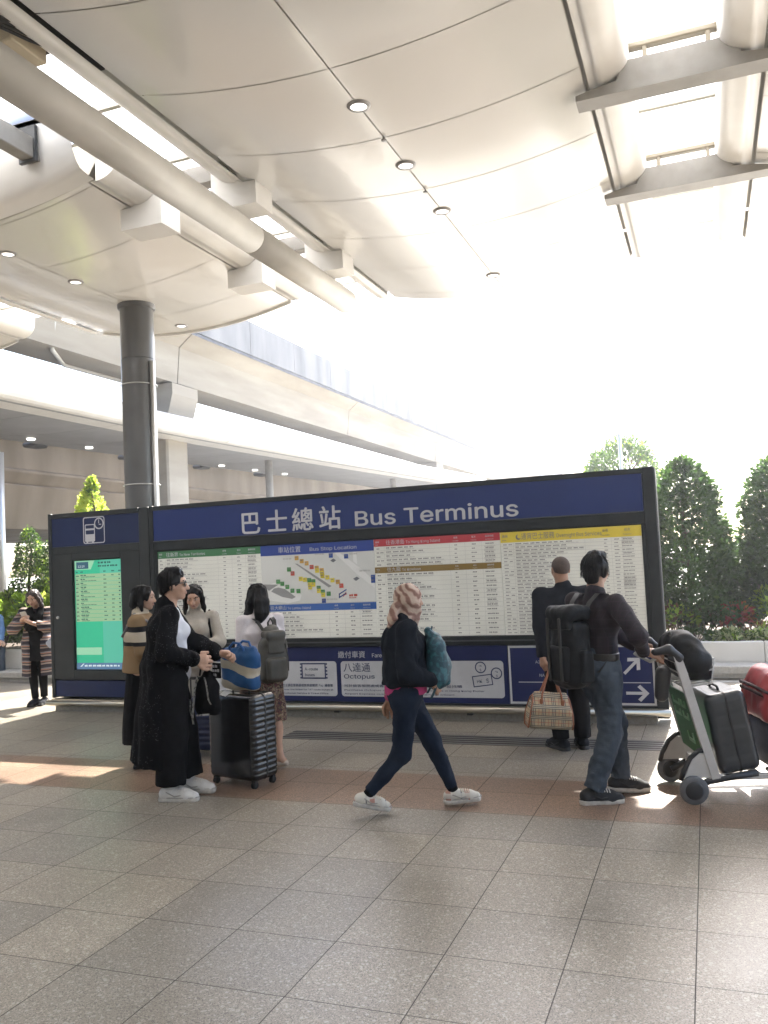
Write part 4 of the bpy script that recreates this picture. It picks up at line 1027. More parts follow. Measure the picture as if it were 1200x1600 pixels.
def zband(name, stops, rough=.85, axis=2, bump=.3, noise=.02, period=None, slope=0):
    """cloth dyed in bands along one local axis; stops: (position, colour)"""
    m = bpy.data.materials.new(name); m.use_nodes = True; n = m.node_tree.nodes; l = m.node_tree.links; b = n['Principled BSDF']; b.inputs['Roughness'].default_value = rough
    b.inputs['Specular IOR Level'].default_value = .2
    tc = n.new('ShaderNodeTexCoord'); sp = n.new('ShaderNodeSeparateXYZ'); l.new(tc.outputs['Object'], sp.inputs[0])
    ns = n.new('ShaderNodeTexNoise'); ns.inputs['Scale'].default_value = 7; l.new(tc.outputs['Object'], ns.inputs['Vector'])
    ma = n.new('ShaderNodeMath'); ma.operation = 'MULTIPLY_ADD'; ma.inputs[1].default_value = noise; l.new(ns.outputs['Fac'], ma.inputs[0]); l.new(sp.outputs[axis], ma.inputs[2])
    z0, z1 = stops[0][0], stops[-1][0]; out = ma.outputs[0]
    if slope:
        ms = n.new('ShaderNodeMath'); ms.operation = 'MULTIPLY_ADD'; ms.inputs[1].default_value = slope; l.new(sp.outputs[0], ms.inputs[0]); l.new(out, ms.inputs[2]); out = ms.outputs[0]
    mr = n.new('ShaderNodeMapRange'); mr.clamp = not period; mr.inputs[1].default_value = z0; mr.inputs[2].default_value = z1; l.new(out, mr.inputs[0]); out = mr.outputs[0]
    if period:
        dv = n.new('ShaderNodeMath'); dv.operation = 'MULTIPLY'; dv.inputs[1].default_value = (z1-z0)/period; l.new(out, dv.inputs[0])
        fr = n.new('ShaderNodeMath'); fr.operation = 'FRACT'; l.new(dv.outputs[0], fr.inputs[0]); out = fr.outputs[0]
    cr = n.new('ShaderNodeValToRGB'); cr.color_ramp.interpolation = 'CONSTANT'; l.new(out, cr.inputs[0]); e = cr.color_ramp.elements
    while len(e) < len(stops): e.new(.5)
    for i, (z, c) in enumerate(stops): e[i].position = (z-z0)/(z1-z0) if i < len(stops)-1 else 1.0
    for i, (z, c) in enumerate(stops): e[i].color = (*c, 1)
    l.new(cr.outputs[0], b.inputs['Base Color'])
    t2 = n.new('ShaderNodeTexNoise'); t2.inputs['Scale'].default_value = 120; bp = n.new('ShaderNodeBump'); bp.inputs['Strength'].default_value = bump; bp.inputs['Distance'].default_value = .004
    l.new(tc.outputs['Object'], t2.inputs['Vector']); l.new(t2.outputs['Fac'], bp.inputs['Height']); l.new(bp.outputs[0], b.inputs['Normal'])
    return m
def cloth(name, c, c2=None, rough=.85, scale=14, bump=.35, bscale=90, sheen=0): return mat(name, c, rough, c2 or tuple(x*1.35 for x in c), scale, bump, bscale, sheen=0, spec=.1)
def hair(p, parts, cutface=True, h=.006, wr=.004, cap=1.0, name='hair', m=None, face=(0, .47, -.10, .31, .36, .43), strand=None, fall=None):
    """parts: chains in head units [(points), (radii), stretch]"""
    q = p.hs*1.02; c, r, f, u = p.hc, p.hr, p.hf, p.hu; M = np.stack([r, f, u])
    at = lambda x, y, z: c+r*x*q+f*y*q+u*z*q
    v = Vol(h); v.ell(at(0, -.085, .14), (.375*q*cap, .455*q*cap, .405*q*cap), M, .02)
    for pts, rs, sx in parts:
        v.chain([at(*a) for a in pts], [a*q for a in rs], .018, 0, r, sx)
    if cutface: v.ell(at(*face[:3]), (face[3]*q, face[4]*q, face[5]*q), M, cut=True)
    o = sculpt(name, v, m or HAIRM, p.root, wr=wr, wscale=(34, 34, 7), seed=3)
    if fall is not None:
        rr_ = random.Random(int(abs(p.hc[0]*1000))+5); L = []
        for i in range(90):
            a = rr_.uniform(-2.0, 2.0); pts = []; end = fall*rr_.uniform(.75, 1.08); sw = rr_.uniform(-.06, .06)
            for j in range(8):
                z = .50+(end-.50)*j/7; k = math.sqrt(max(.05, 1-((z-.14)/.43)**2)) if z > .14 else 1.0
                k *= 1.02+rr_.uniform(-.02, .03); pts.append(at(.385*k*math.sin(a)+sw*j/7, -.085-.465*k*math.cos(a)*(1 if math.cos(a) > 0 else .6), z))
            L.append(pts)
        strands('hair_strands', L, m or HAIRM, o, .0028)
    if strand: strands('loose_hair', [[at(*a) for a in s_] for s_ in strand], m or HAIRM, o)
    return at
LACE = mat('lace_white', (.62, .60, .57), .7)
WSOLE = mat('white_rubber', (.50, .48, .44), .55, (.38, .36, .33), 30)
WSHOE = mat('white_leather', (.60, .59, .57), .45, (.52, .51, .49), 14)
BLACKC = cloth('black_cloth', (.0045, .0045, .005), (.008, .008, .009))
BLACKD = cloth('black_denim', (.012, .013, .016), (.02, .021, .025), sheen=.05)

# --- woman in the long black coat
def sequin_mat():
    m = mat('sequined_black_cloth', (.005, .005, .006), .85, bump=.3, bscale=120, spec=.08)
    n = m.node_tree.nodes; l = m.node_tree.links; b = n['Principled BSDF']
    tc = n.new('ShaderNodeTexCoord'); vo = n.new('ShaderNodeTexVoronoi'); vo.inputs['Scale'].default_value = 95; l.new(tc.outputs['Object'], vo.inputs['Vector'])
    lt = n.new('ShaderNodeMath'); lt.operation = 'LESS_THAN'; lt.inputs[1].default_value = .25; l.new(vo.outputs['Distance'], lt.inputs[0])
    ns = n.new('ShaderNodeTexNoise'); ns.inputs['Scale'].default_value = 9; l.new(tc.outputs['Object'], ns.inputs['Vector'])
    g = n.new('ShaderNodeMath'); g.operation = 'GREATER_THAN'; g.inputs[1].default_value = .49; l.new(ns.outputs['Fac'], g.inputs[0])
    sp = n.new('ShaderNodeSeparateColor'); l.new(vo.outputs['Color'], sp.inputs[0]); g2 = n.new('ShaderNodeMath'); g2.operation = 'GREATER_THAN'; g2.inputs[1].default_value = .55; l.new(sp.outputs[0], g2.inputs[0])
    a = n.new('ShaderNodeMath'); a.operation = 'MULTIPLY'; l.new(lt.outputs[0], a.inputs[0]); l.new(g.outputs[0], a.inputs[1])
    a2 = n.new('ShaderNodeMath'); a2.operation = 'MULTIPLY'; l.new(a.outputs[0], a2.inputs[0]); l.new(g2.outputs[0], a2.inputs[1])
    mx = n.new('ShaderNodeMix'); mx.data_type = 'RGBA'; mx.inputs[6].default_value = (.005, .005, .006, 1); mx.inputs[7].default_value = (.11, .11, .11, 1); l.new(a2.outputs[0], mx.inputs[0]); l.new(mx.outputs[2], b.inputs['Base Color'])
    return m
SEQ = sequin_mat()
p = Person('woman in sunglasses and long black sequined coat, white sneakers, standing at the black suitcase', (-3.86, 5.50, 0), R(-53), 1.70, 'person', lean=(0, .03), pz=.538,
           feet={1: (.09, -.02, -.45, 0), -1: (-.09, .12, -.5, 0)}, hands={1: (.19, .17, 1.03), -1: (.05, .35, 1.05)}, hyaw=-.12, hpitch=.02,
           elbow={1: (.7, -.8, -.5), -1: (-.5, -.6, -.6)}, skin=SKIN_E)
p.build_body({1: ((-.15, 1, -.05), (-.9, -.1, -.2), (.7, .8, .9, 1), .6), -1: ((.3, 1, -.1), (.4, -.1, -1), (.8, .9, 1, 1.1), .6)})
v = Vol(.007); H = p.H
p.torso(v, .006, bottom=A3(0, .03, .93), belly=.006); v.cone(p.neck-p.u*.05*H+p.f*.02, p.neck-p.u*.02*H+p.f*.015, .045*H, .036*H, .02)
v.ell(p.waist+p.f*.075+A3(0, 0, .05), (.10, .045, .15), None, .04)
sculpt('shirt', v, cloth('white_shirt', (.56, .57, .62), (.64, .65, .69), .8, bump=.2), p.root, wr=.006, wscale=(12, 12, 7))
v = Vol(.007); p.trousers(v, .066, .068, .066, to=.90, add=.02)
sculpt('trousers', v, BLACKC, p.root, wr=.008, wscale=(14, 14, 3), seed=2)
v = Vol(.007); b = -p.f*.028
v.cone(A3(0, -.03, .98), p.waist+b, .100*H, .078*H, .05, 0, p.r, 1.30); v.cone(p.waist+b, p.chest+b, .078*H, .083*H, .04, 0, p.r, 1.34); v.cone(p.chest+b, p.neck-p.u*.035*H+b, .080*H, .043*H, .03, 0, p.r, 1.75)
v.cone(p.sh[-1]+b*.2, p.sh[1]+b*.2, .043*H, .043*H, .03); v.cone(p.neck-p.u*.03*H+b*.9, p.neck+p.u*.012*H+b*.9, .050*H, .044*H, .02)
v.cone(A3(0, -.03, 1.0), A3(0, -.07, .62), .158, .15, .06, 0, p.r, 1.18); v.cone(A3(0, -.07, .62), A3(0, -.09, .24), .15, .158, .05, 0, p.r, 1.15)
v.cone(A3(-.03, -.11, .8), A3(-.05, -.23, .27), .07, .075, .08); v.cone(A3(.10, -.10, .8), A3(.10, -.16, .25), .06, .06, .06)
v.box(A3(-.035, .20, 1.16), (.066, .150, .42), .02, None, .01, cut=True); v.box(A3(-.04, .17, .50), (.055, .11, .6), .02, None, .01, cut=True)
for k in (-1, 1): p.sleeve(v, k, .043, .042, .036, to=.93)
v.plane(A3(0, -.1, .25), A3(0, -.22, -1))
sculpt('coat', v, SEQ, p.root, wr=.016, wscale=(13, 13, 2.6), seed=5, it=2)
at = hair(p, [([(-.28, -.14, .05), (-.26, -.26, -.20)], (.12, .08), 1), ([(.28, -.14, .05), (.26, -.26, -.20)], (.12, .08), 1), ([(0, -.36, .05), (0, -.38, -.22)], (.20, .14), 1.4), ([(0, .24, .38), (.1, .1, .50), (0, -.2, .50)], (.10, .10, .12), 1.6)], wr=.005, fall=-.2)
mb = MB()
for k in (-1, 1):
    pts = [at(k*.17+.145*math.cos(a), .415-.10*abs(k*.17+.145*math.cos(a)), .03+.095*math.sin(a)) for a in [2*PI*i/14 for i in range(14)]]
    mb.add(pts, [list(range(14))], 0); mb.tube(pts, .0035, 5, closed=True)
    mb.tube([at(k*.31, .38, .07), at(k*.365, .05, .03), at(k*.36, -.06, -.03)], .0045, 5)
mb.tube([at(-.04, .42, .07), at(.04, .42, .07)], .004, 5)
mb.build('sunglasses', mat('dark_acetate', (.008, .008, .009), .12, coat=.5), p.root)
mb = MB()
for k in (-1, 1): mb.tube([at(k*.16+.13*math.cos(a), .29-.05*abs(math.cos(a)), .44+.10*math.sin(a)) for a in [2*PI*i/14 for i in range(14)]], .004, 5, closed=True); mb.add([at(k*.16+.12*math.cos(a), .29, .44+.09*math.sin(a)) for a in [2*PI*i/12 for i in range(12)]], [list(range(12))], 0)
mb.build('raised_glasses', mat('grey_lens', (.16, .18, .22), .15), p.root)
for k in (-1, 1):
    s_ = p.shoe(k, [WSHOE, WSOLE, LACE], scale=1.12)
    v = Vol(.005); v.cone(p.an[k]+A3(0, 0, .02), p.an[k]+A3(0, 0, .055), .030*H*.95, .027*H); sculpt('sock', v, mat('white_sock', (.5, .5, .49), .9), p.root, it=0)

# --- woman in the banded jacket behind her
p = Person('woman with dark bob in banded brown jacket, half hidden by the sequined coat', (-4.72, 6.32, 0), R(-66), 1.575, 'person', hyaw=-.05, hpitch=-.06, hands={1: (.10, .26, .98), -1: (-.12, .24, .98)})
p.build_body({1: ((0, 1, 0), (-1, 0, 0)), -1: ((0, 1, 0), (1, 0, 0))}, legs=False); H = p.H
v = Vol(.008); p.torso(v, .034, bottom=A3(0, 0, .84)); v.cone(p.neck-p.u*.03*H, p.neck+p.u*.018*H, .058*H, .047*H, .02)
v.cone(A3(0, -.01, .87), p.waist, .155, .145, .05, 0, p.r, 1.2)
for k in (-1, 1): p.sleeve(v, k, .048, .046, .034)
v.plane(A3(0, 0, .825), A3(0, 0, -1))
TAN, CREAM, BLK = (.205, .135, .070), (.44, .38, .29), (.010, .010, .012)
sculpt('jacket', v, zband('banded_wool', [(.70, TAN), (1.065, BLK), (1.10, CREAM), (1.185, BLK), (1.235, TAN), (1.335, CREAM), (1.7, CREAM)], noise=.012), p.root, wr=.008, seed=1)
v = Vol(.008); v.cone(A3(0, -.01, .90), A3(0, -.02, .22), .125, .165, .03, 0, p.r, 1.12); v.plane(A3(0, 0, .215), A3(0, 0, -1))
sculpt('skirt', v, BLACKC, p.root, wr=.012, wscale=(16, 16, 2), seed=4)
hair(p, [([(-.30, -.05, .1), (-.35, -.05, -.25), (-.33, .02, -.52)], (.13, .12, .07), 1), ([(.30, -.05, .1), (.35, -.05, -.25), (.33, .02, -.52)], (.13, .12, .07), 1), ([(0, -.34, .1), (0, -.37, -.3), (0, -.34, -.55)], (.22, .21, .14), 1.6), ([(.05, .22, .42), (.27, .25, .2), (.32, .20, -.1)], (.09, .07, .05), 1)], wr=.005, fall=-.52)
mb = MB()
for o in (-.016, 0, .016): mb.tube([p.sh[1]+A3(-.03+o, -.13, -.12), p.sh[1]+A3(-.035+o, -.02, .075), p.sh[1]+A3(-.03+o, .10, .0), p.sh[1]+A3(0+o, .12, -.16), p.sh[1]+A3(.01+o, .02, -.25)], .011, 6)
mb.build('bag_strap', cloth('grey_webbing', (.16, .16, .17)), p.root)
for k in (-1, 1): p.shoe(k, [BLACKD, BLACKD, BLACKD])

# --- woman in the cream turtleneck
p = Person('woman in cream turtleneck looking down at a dark wallet, facing the viewer', (-4.63, 7.05, 0), R(203), 1.55, 'person', hpitch=-.42, nod=.010, hyaw=.05, hands={1: (.10, .205, .99), -1: (-.085, .22, 1.0)}, elbow={1: (.8, -.5, -.6), -1: (-.8, -.5, -.6)})
p.build_body({1: ((-.8, .75, .1), (-.1, .2, -1), (.6, .7, .8, .9), .5), -1: ((.75, .7, 0), (.2, .2, 1), (.6, .7, .8, .9), .6)}, legs=False); H = p.H
v = Vol(.007); p.torso(v, .014, bottom=A3(0, 0, .76)); v.cone(A3(0, 0, .80), p.waist, .135, .115, .04, 0, p.r, 1.25); v.cone(p.neck-p.u*.02*H, p.neck+p.u*.040*H, .041*H, .037*H, .015)
for k in (-1, 1): p.sleeve(v, k, .036, .034, .026, to=.95)
v.plane(A3(0, 0, .765), A3(0, 0, -1))
CRM = cloth('cream_knit', (.42, .38, .32), (.48, .44, .38), .95, 20, .5, 130)
sculpt('turtleneck', v, CRM, p.root, wr=.007, wscale=(12, 12, 8), seed=9)
v = Vol(.007); p.trousers(v, .058, .052, .045, add=.012); sculpt('trousers', v, cloth('cream_trousers', (.36, .33, .29), (.42, .39, .34)), p.root, wr=.006, seed=2)
hair(p, [([(-.28, .10, .30), (-.37, .06, -.1), (-.42, .12, -.50), (-.46, .16, -.72)], (.12, .11, .11, .05), 1), ([(.28, .10, .30), (.37, .06, -.1), (.42, .12, -.50), (.44, .18, -.76)], (.12, .11, .11, .05), 1), ([(0, -.36, .1), (0, -.40, -.3), (0, -.36, -.65)], (.22, .2, .12), 1.8)], wr=.006, face=(0, .47, -.14, .27, .36, .50), fall=-.6)
mb = MB(); mb.box(-.075, .075, .29, .31, .96, 1.06, 0, .005); mb.build('wallet', mat('dark_leather', (.012, .012, .014), .4), p.root)
mb = MB(); mb.tube([p.sh[-1]+A3(.03, -.10, -.14), p.sh[-1]+A3(.03, 0, .055), p.sh[-1]+A3(.02, .09, -.06), p.sh[-1]+A3(0, .08, -.24)], .012, 6); mb.build('bag_strap', BLACKC, p.root)
for k in (-1, 1): p.shoe(k, [WSHOE, WSOLE, LACE])

# --- woman in the white sweater with the small backpack
def floral_mat():
    m = mat('floral_cloth', (.10, .065, .045), .85, bump=.3, bscale=110)
    n = m.node_tree.nodes; l = m.node_tree.links; b = n['Principled BSDF']; tc = n.new('ShaderNodeTexCoord')
    ns = n.new('ShaderNodeTexNoise'); ns.inputs['Scale'].default_value = 26; ns.inputs['Detail'].default_value = 3; ns.inputs['Distortion'].default_value = 1.2; l.new(tc.outputs['Object'], ns.inputs['Vector'])
    cr = n.new('ShaderNodeValToRGB'); cr.color_ramp.interpolation = 'CONSTANT'; l.new(ns.outputs['Fac'], cr.inputs[0]); e = cr.color_ramp.elements
    cs = [(0, (.012, .012, .016)), (.40, (.10, .022, .022)), (.47, (.055, .05, .028)), (.53, (.25, .17, .10)), (.60, (.075, .022, .03)), (.66, (.30, .24, .16))]
    while len(e) < len(cs): e.new(.5)
    for i, (q, c) in enumerate(cs): e[i].position = q
    for i, (q, c) in enumerate(cs): e[i].color = (*c, 1)
    l.new(cr.outputs[0], b.inputs['Base Color']); return m
p = Person('woman in white sweater and floral skirt seen from behind, dark hair blowing sideways', (-3.62, 6.50, 0), R(52), 1.545, 'person', lean=(.0, .03), hyaw=.20, hpitch=-.12,
           feet={1: (.06, -.16, .75, .012), -1: (-.08, .14, .55, 0)}, hands={-1: (-.15, .10, .79), 1: (.10, .24, .95)}, kneeh={1: (-.5, 1, 0)})
p.build_body({-1: ((.1, .4, -1), (1, 0, 0)), 1: ((-.4, 1, -.1), (0, 0, -1))}, face=True, legs=True); H = p.H
v = Vol(.007); p.torso(v, .004, bottom=A3(0, 0, .87)); v.cone(p.neck-p.u*.03*H, p.neck+p.u*.004*H, .043*H, .038*H, .02)
for k in (-1, 1): p.sleeve(v, k, .031, .029, .022, to=.97)
v.plane(A3(0, 0, .865), A3(0, 0, -1))
sculpt('sweater', v, cloth('white_knit', (.62, .57, .57), (.68, .63, .63), .95, 20, .4, 130), p.root, wr=.006, wscale=(14, 14, 9), seed=6)
v = Vol(.007); v.cone(A3(0, 0, .92), A3(0, -.01, .78), .115, .145, .04, 0, p.r, 1.22); v.cone(A3(0, -.01, .78), A3(0, -.03, .39), .145, .15, .03, 0, p.r, 1.15); v.plane(A3(0, 0, .385), A3(0, 0, -1))
sculpt('skirt', v, floral_mat(), p.root, wr=.014, wscale=(16, 16, 2.5), seed=3)
hair(p, [([(-.25, -.05, .2), (-.34, .0, -.25), (-.38, .14, -.70), (-.36, .32, -1.10)], (.16, .19, .18, .07), 1), ([(.25, -.08, .2), (.30, -.12, -.25), (.18, -.2, -.75)], (.14, .13, .10), 1), ([(0, -.34, .15), (-.05, -.42, -.3), (-.12, -.42, -.75), (-.26, -.34, -1.10)], (.24, .25, .24, .13), 1.35)], wr=.007, fall=-.75,
     strand=[[(-.42, .10, -.30-.10*i), (-.44, .36, -.52-.09*i), (-.45, .62+.02*i, -.66-.08*i), (-.44, .86+.06*(i % 3), -.74-.075*i)] for i in range(8)])
for k in (-1, 1): p.shoe(k, [mat('beige_flat', (.45, .38, .31), .5, (.5, .43, .36), 20)], kind='flat')

# --- woman in the headscarf walking past
p = Person('woman in pink brown headscarf, dark jacket and jeans walking past the board', (-1.98, 5.52, 0), R(-67), 1.575, 'person', lean=(0, .035), pz=.508, hyaw=.42, hpitch=-.05,
           feet={1: (.045, -.30, .12, .055), -1: (-.07, .31, .0, -.012, .012)}, hands={1: (.115, .175, .87), -1: (-.20, -.10, .72)}, elbow={1: (.7, -1, -.2), -1: (-.5, -1, -.2)}, skin=SKIN_T, kneeh={1: (0, 1, .25)})
p.build_body({1: ((-.8, .5, -.2), (0, -1, 0)), -1: ((0, .15, -1), (1, 0, 0), (.5, .6, .7, .8), .4)}); H = p.H
NAVYJ = cloth('navy_fleece', (.006, .008, .012), (.010, .013, .018), .95, 10, .5, 60, .2)
v = Vol(.007); p.torso(v, .026, bottom=A3(0, -.01, .84), bust=False); v.cone(A3(0, -.005, .84), p.waist, .148, .140, .05, 0, p.r, 1.12); v.cone(p.neck-p.u*.04*H, p.neck+p.u*.015*H, .052*H, .044*H, .02)
v.ell(p.chest-p.f*.05+A3(0, 0, .0), (.15, .09, .17), None, .05)
for k in (-1, 1): p.sleeve(v, k, .046, .047, .038, to=.86)
v.plane(A3(0, 0, .85), A3(0, 0, -1))
sculpt('jacket', v, NAVYJ, p.root, wr=.015, wscale=(11, 11, 9), seed=11, it=2)
PINK = cloth('pink_jersey', (.38, .045, .14), (.44, .06, .17), .9)
v = Vol(.007); v.cone(A3(0, 0, .80), A3(0, 0, .88), .142, .142, .02, 0, p.r, 1.12); v.plane(A3(0, 0, .79), A3(0, 0, -1)); sculpt('shirt_hem', v, PINK, p.root, wr=.006, wscale=(20, 20, 4))
v = Vol(.006); a_, b_ = p.el[-1], p.wr[-1]; v.cone(a_*.4+b_*.6, a_*.04+b_*.96, .036*H, .031*H); sculpt('cuff', v, zband('striped_jersey', [(.70, (.42, .06, .16)), (.76, (.10, .30, .16)), (.80, (.45, .22, .08)), (.83, (.42, .06, .16)), (.9, (.42, .06, .16))], noise=.004), p.root)
JEAN = cloth('dark_jeans', (.008, .013, .025), (.014, .021, .036), .85, 7, .5, 140)
v = Vol(.006); p.trousers(v, .056, .040, .026, to=.90, add=.006); sculpt('jeans', v, JEAN, p.root, wr=.007, wscale=(15, 15, 16), seed=8)
for k in (-1, 1): v = Vol(.005); v.cone(p.kn[k]*.2+p.an[k]*.8, p.an[k]+A3(0, 0, -.005), .024*H, .022*H); sculpt('sock', v, BLACKC, p.root, it=0)
q = p.hs; at = lambda x, y, z: p.hc+p.hr*x*q+p.hf*y*q+p.hu*z*q
m = mat('scarf_cloth', (.36, .23, .17), .85, bump=.3, bscale=90)
n = m.node_tree.nodes; l = m.node_tree.links; tc = n.new('ShaderNodeTexCoord'); wv = n.new('ShaderNodeTexWave'); wv.inputs['Scale'].default_value = 7.0; wv.inputs['Distortion'].default_value = 7; wv.inputs['Detail'].default_value = 2; wv.inputs['Detail Scale'].default_value = 1.3; wv.bands_direction = 'DIAGONAL'
cr = n.new('ShaderNodeValToRGB'); l.new(tc.outputs['Object'], wv.inputs['Vector']); l.new(wv.outputs['Fac'], cr.inputs[0]); e = cr.color_ramp.elements; e[0].position = .1; e[0].color = (.19, .10, .075, 1); e[1].position = .7; e[1].color = (.43, .33, .26, 1); x_ = e.new(.38); x_.color = (.33, .205, .16, 1); l.new(cr.outputs[0], n['Principled BSDF'].inputs['Base Color'])
M3 = np.stack([p.hr, p.hf, p.hu]); v = Vol(.006)
v.ell(at(0, -.06, .10), (.40*q, .475*q, .44*q), M3, .02); v.chain([at(0, -.05, -.1), at(0, -.12, -.55)], [.36*q, .30*q], .03); v.chain([at(.05, .26, -.35), at(.05, .22, -.8)], [.17*q, .15*q], .05)
v.ell(at(0, .50, -.08), (.25*q, .30*q, .34*q), M3, cut=True)
v.ell(at(.05, -.50, -.22), (.13*q, .12*q, .11*q), M3, .03); v.chain([at(.05, -.52, -.25), at(.08, -.66, -.62), at(.05, -.72, -.92)], [.10*q, .15*q, .07*q], .02, 0, p.hr, 1.6); v.chain([at(-.05, -.50, -.28), at(-.10, -.52, -.7), at(-.08, -.54, -1.0)], [.10*q, .14*q, .06*q], .02, 0, p.hr, 1.6)
sculpt('headscarf', v, m, p.root, wr=.008, wscale=(11, 11, 26), seed=2, it=1)
def plaid(name, base, lines, sc=1.0, rough=.6):
    """woven check; lines: (axis, period, offset, width, colour)"""
    m = mat(name, base, rough, bump=.25, bscale=200); n = m.node_tree.nodes; l = m.node_tree.links; b = n['Principled BSDF']
    tc = n.new('ShaderNodeTexCoord'); sp = n.new('ShaderNodeSeparateXYZ'); l.new(tc.outputs['Object'], sp.inputs[0]); cur = None
    for ax, per, off, wd, c in lines:
        f1 = n.new('ShaderNodeMath'); f1.operation = 'MULTIPLY_ADD'; f1.inputs[1].default_value = 1/per; f1.inputs[2].default_value = off+50; l.new(sp.outputs[ax], f1.inputs[0])
        f2 = n.new('ShaderNodeMath'); f2.operation = 'FRACT'; l.new(f1.outputs[0], f2.inputs[0]); f3 = n.new('ShaderNodeMath'); f3.operation = 'LESS_THAN'; f3.inputs[1].default_value = wd; l.new(f2.outputs[0], f3.inputs[0])
        f4 = n.new('ShaderNodeMath'); f4.operation = 'MULTIPLY'; f4.inputs[1].default_value = .8; l.new(f3.outputs[0], f4.inputs[0])
        mx = n.new('ShaderNodeMix'); mx.data_type = 'RGBA'; mx.inputs[7].default_value = (*c, 1); l.new(f4.outputs[0], mx.inputs[0])
        if cur is None: mx.inputs[6].default_value = (*base, 1)
        else: l.new(cur, mx.inputs[6])
        cur = mx.outputs[2]
    l.new(cur, b.inputs['Base Color']); return m
CHK = plaid('check_shoe', (.52, .50, .44), [(1, .13, .15, .26, (.36, .12, .08)), (1, .13, .36, .07, (.05, .05, .09)), (2, .06, .05, .55, (.52, .50, .44))])
for k in (-1, 1): p.shoe(k, [CHK, WSOLE, mat('cream_lace', (.60, .55, .45), .7)], scale=1.0)

# --- shaven-headed man in black
p = Person('man in black with shaven head facing the board, check holdall in his left hand', (-1.20, 7.50, 0), R(14), 1.66, 'person', male=True, hyaw=.25, hpitch=.06, hands={-1: (-.21, -.10, .735), 1: (.21, .05, .78)}, feet={-1: (-.085, .0, .55, 0), 1: (.10, .05, .1, 0)}, elbow={-1: (-.6, -1, 0)}, skin=SKIN_T)
p.build_body({-1: ((0, -.05, -1), (1, .2, 0), (1.2, 1.3, 1.3, 1.3), .9), 1: ((0, .2, -1), (-1, 0, 0))}); H = p.H
v = Vol(.007); p.torso(v, .022, bottom=A3(0, 0, .80)); v.cone(p.neck-p.u*.03*H, p.neck+p.u*.012*H, .050*H, .043*H, .02); v.cone(A3(0, 0, .82), p.waist, .14, .135, .05, 0, p.r, 1.25)
for k in (-1, 1): p.sleeve(v, k, .044, .041, .032, to=.97)
v.plane(A3(0, 0, .80), A3(0, 0, -1))
sculpt('jacket', v, cloth('black_jacket', (.010, .012, .016), (.015, .017, .022)), p.root, wr=.007, seed=1)
v = Vol(.007); p.trousers(v, .060, .050, .043, to=.97, add=.012); sculpt('trousers', v, BLACKC, p.root, wr=.008, wscale=(14, 14, 5), seed=5)
v = Vol(.006); q = p.hs*1.02; M3 = np.stack([p.hr, p.hf, p.hu]); at = lambda x, y, z: p.hc+p.hr*x*q+p.hf*y*q+p.hu*z*q
v.ell(at(0, -.065, .12), (.355*q, .44*q, .392*q), M3, .02); v.ell(at(0, .44, -.05), (.40*q, .42*q, .33*q), M3, cut=True); v.plane(at(0, -.2, -.14), -p.hu+.3*p.hf)
sculpt('hair', v, mat('shaven_hair', (.055, .038, .030), .8, (.075, .05, .04), 60, bump=.3, bscale=300), p.root)
for k in (-1, 1): p.shoe(k, [BLACKD, mat('black_rubber', (.012, .012, .012), .6), BLACKD], scale=1.1)

# --- man with the black rucksack pushing the trolley
p = Person('dark haired man in jeans with black rucksack pushing the luggage trolley', (-.77, 6.05, 0), R(-40), 1.70, 'person', male=True, lean=(.02, .04), pz=.522, hyaw=.42, hpitch=.02,
           feet={1: (.035, -.13, -.50, .0), -1: (-.04, .20, -.48, .015)}, hands={1: (.285, .165, 1.00), -1: (.0, .38, 1.0)}, elbow={1: (.9, -.45, -.3), -1: (-.6, -.3, -.6)}, skin=SKIN_T)
p.build_body({1: ((.15, 1, -.12), (-.3, .1, -1), (1.0, 1.1, 1.2, 1.2), .8), -1: ((.1, 1, -.1), (.3, 0, -1), (1, 1.1, 1.2, 1.2), .8)}); H = p.H
v = Vol(.007); p.torso(v, .010, bottom=A3(0, 0, .90)); v.cone(p.neck-p.u*.03*H, p.neck+p.u*.015*H, .048*H, .041*H, .02)
for k in (-1, 1): p.sleeve(v, k, .040, .035, .026, to=.93)
v.plane(p.pel+p.u*.045*H, -p.u, p.pel-.26, p.pel+A3(.16, .22, .3))
sculpt('shirt', v, plaid('dark_check_shirt', (.010, .007, .010), [(0, .03, 0, .3, (.016, .008, .013)), (2, .03, .2, .3, (.015, .008, .013)), (0, .06, .3, .08, (.024, .014, .022)), (2, .06, .5, .08, (.024, .014, .022))], rough=.9), p.root, wr=.0075, wscale=(13, 13, 10), seed=4)
BJ = cloth('blue_jeans', (.042, .054, .070), (.075, .092, .115), .85, 6, .55, 150)
v = Vol(.006); p.trousers(v, .060, .045, .040, to=.965, add=.008); v.cone(p.pel+p.u*.03*H, p.pel+p.u*.065*H, .070*H+.010, .068*H+.010, .02, 0, p.r, 1.33)
sculpt('jeans', v, BJ, p.root, wr=.011, wscale=(14, 14, 15), seed=7)
v = Vol(.006); v.cone(p.pel+p.u*.045*H, p.pel+p.u*.062*H, .070*H+.014, .070*H+.014, .01, 0, p.r, 1.33); v.plane(p.pel+p.u*.036*H, -p.u); v.plane(p.pel+p.u*.066*H, p.u); sculpt('belt', v, mat('belt_leather', (.012, .01, .009), .4), p.root, it=0)
hair(p, [([(-.30, -.10, .10), (-.30, -.16, -.20)], (.12, .06), 1), ([(.30, -.10, .10), (.30, -.16, -.20)], (.12, .06), 1), ([(0, -.36, .08), (0, -.36, -.30)], (.19, .14), 1.7), ([(-.12, .20, .40), (.06, .12, .46), (.02, -.15, .47)], (.14, .15, .16), 1.3)], wr=.006, face=(0, .50, -.12, .33, .40, .42), fall=-.22)
SK = mat('black_canvas', (.014, .015, .017), .8, (.022, .023, .026), 30)
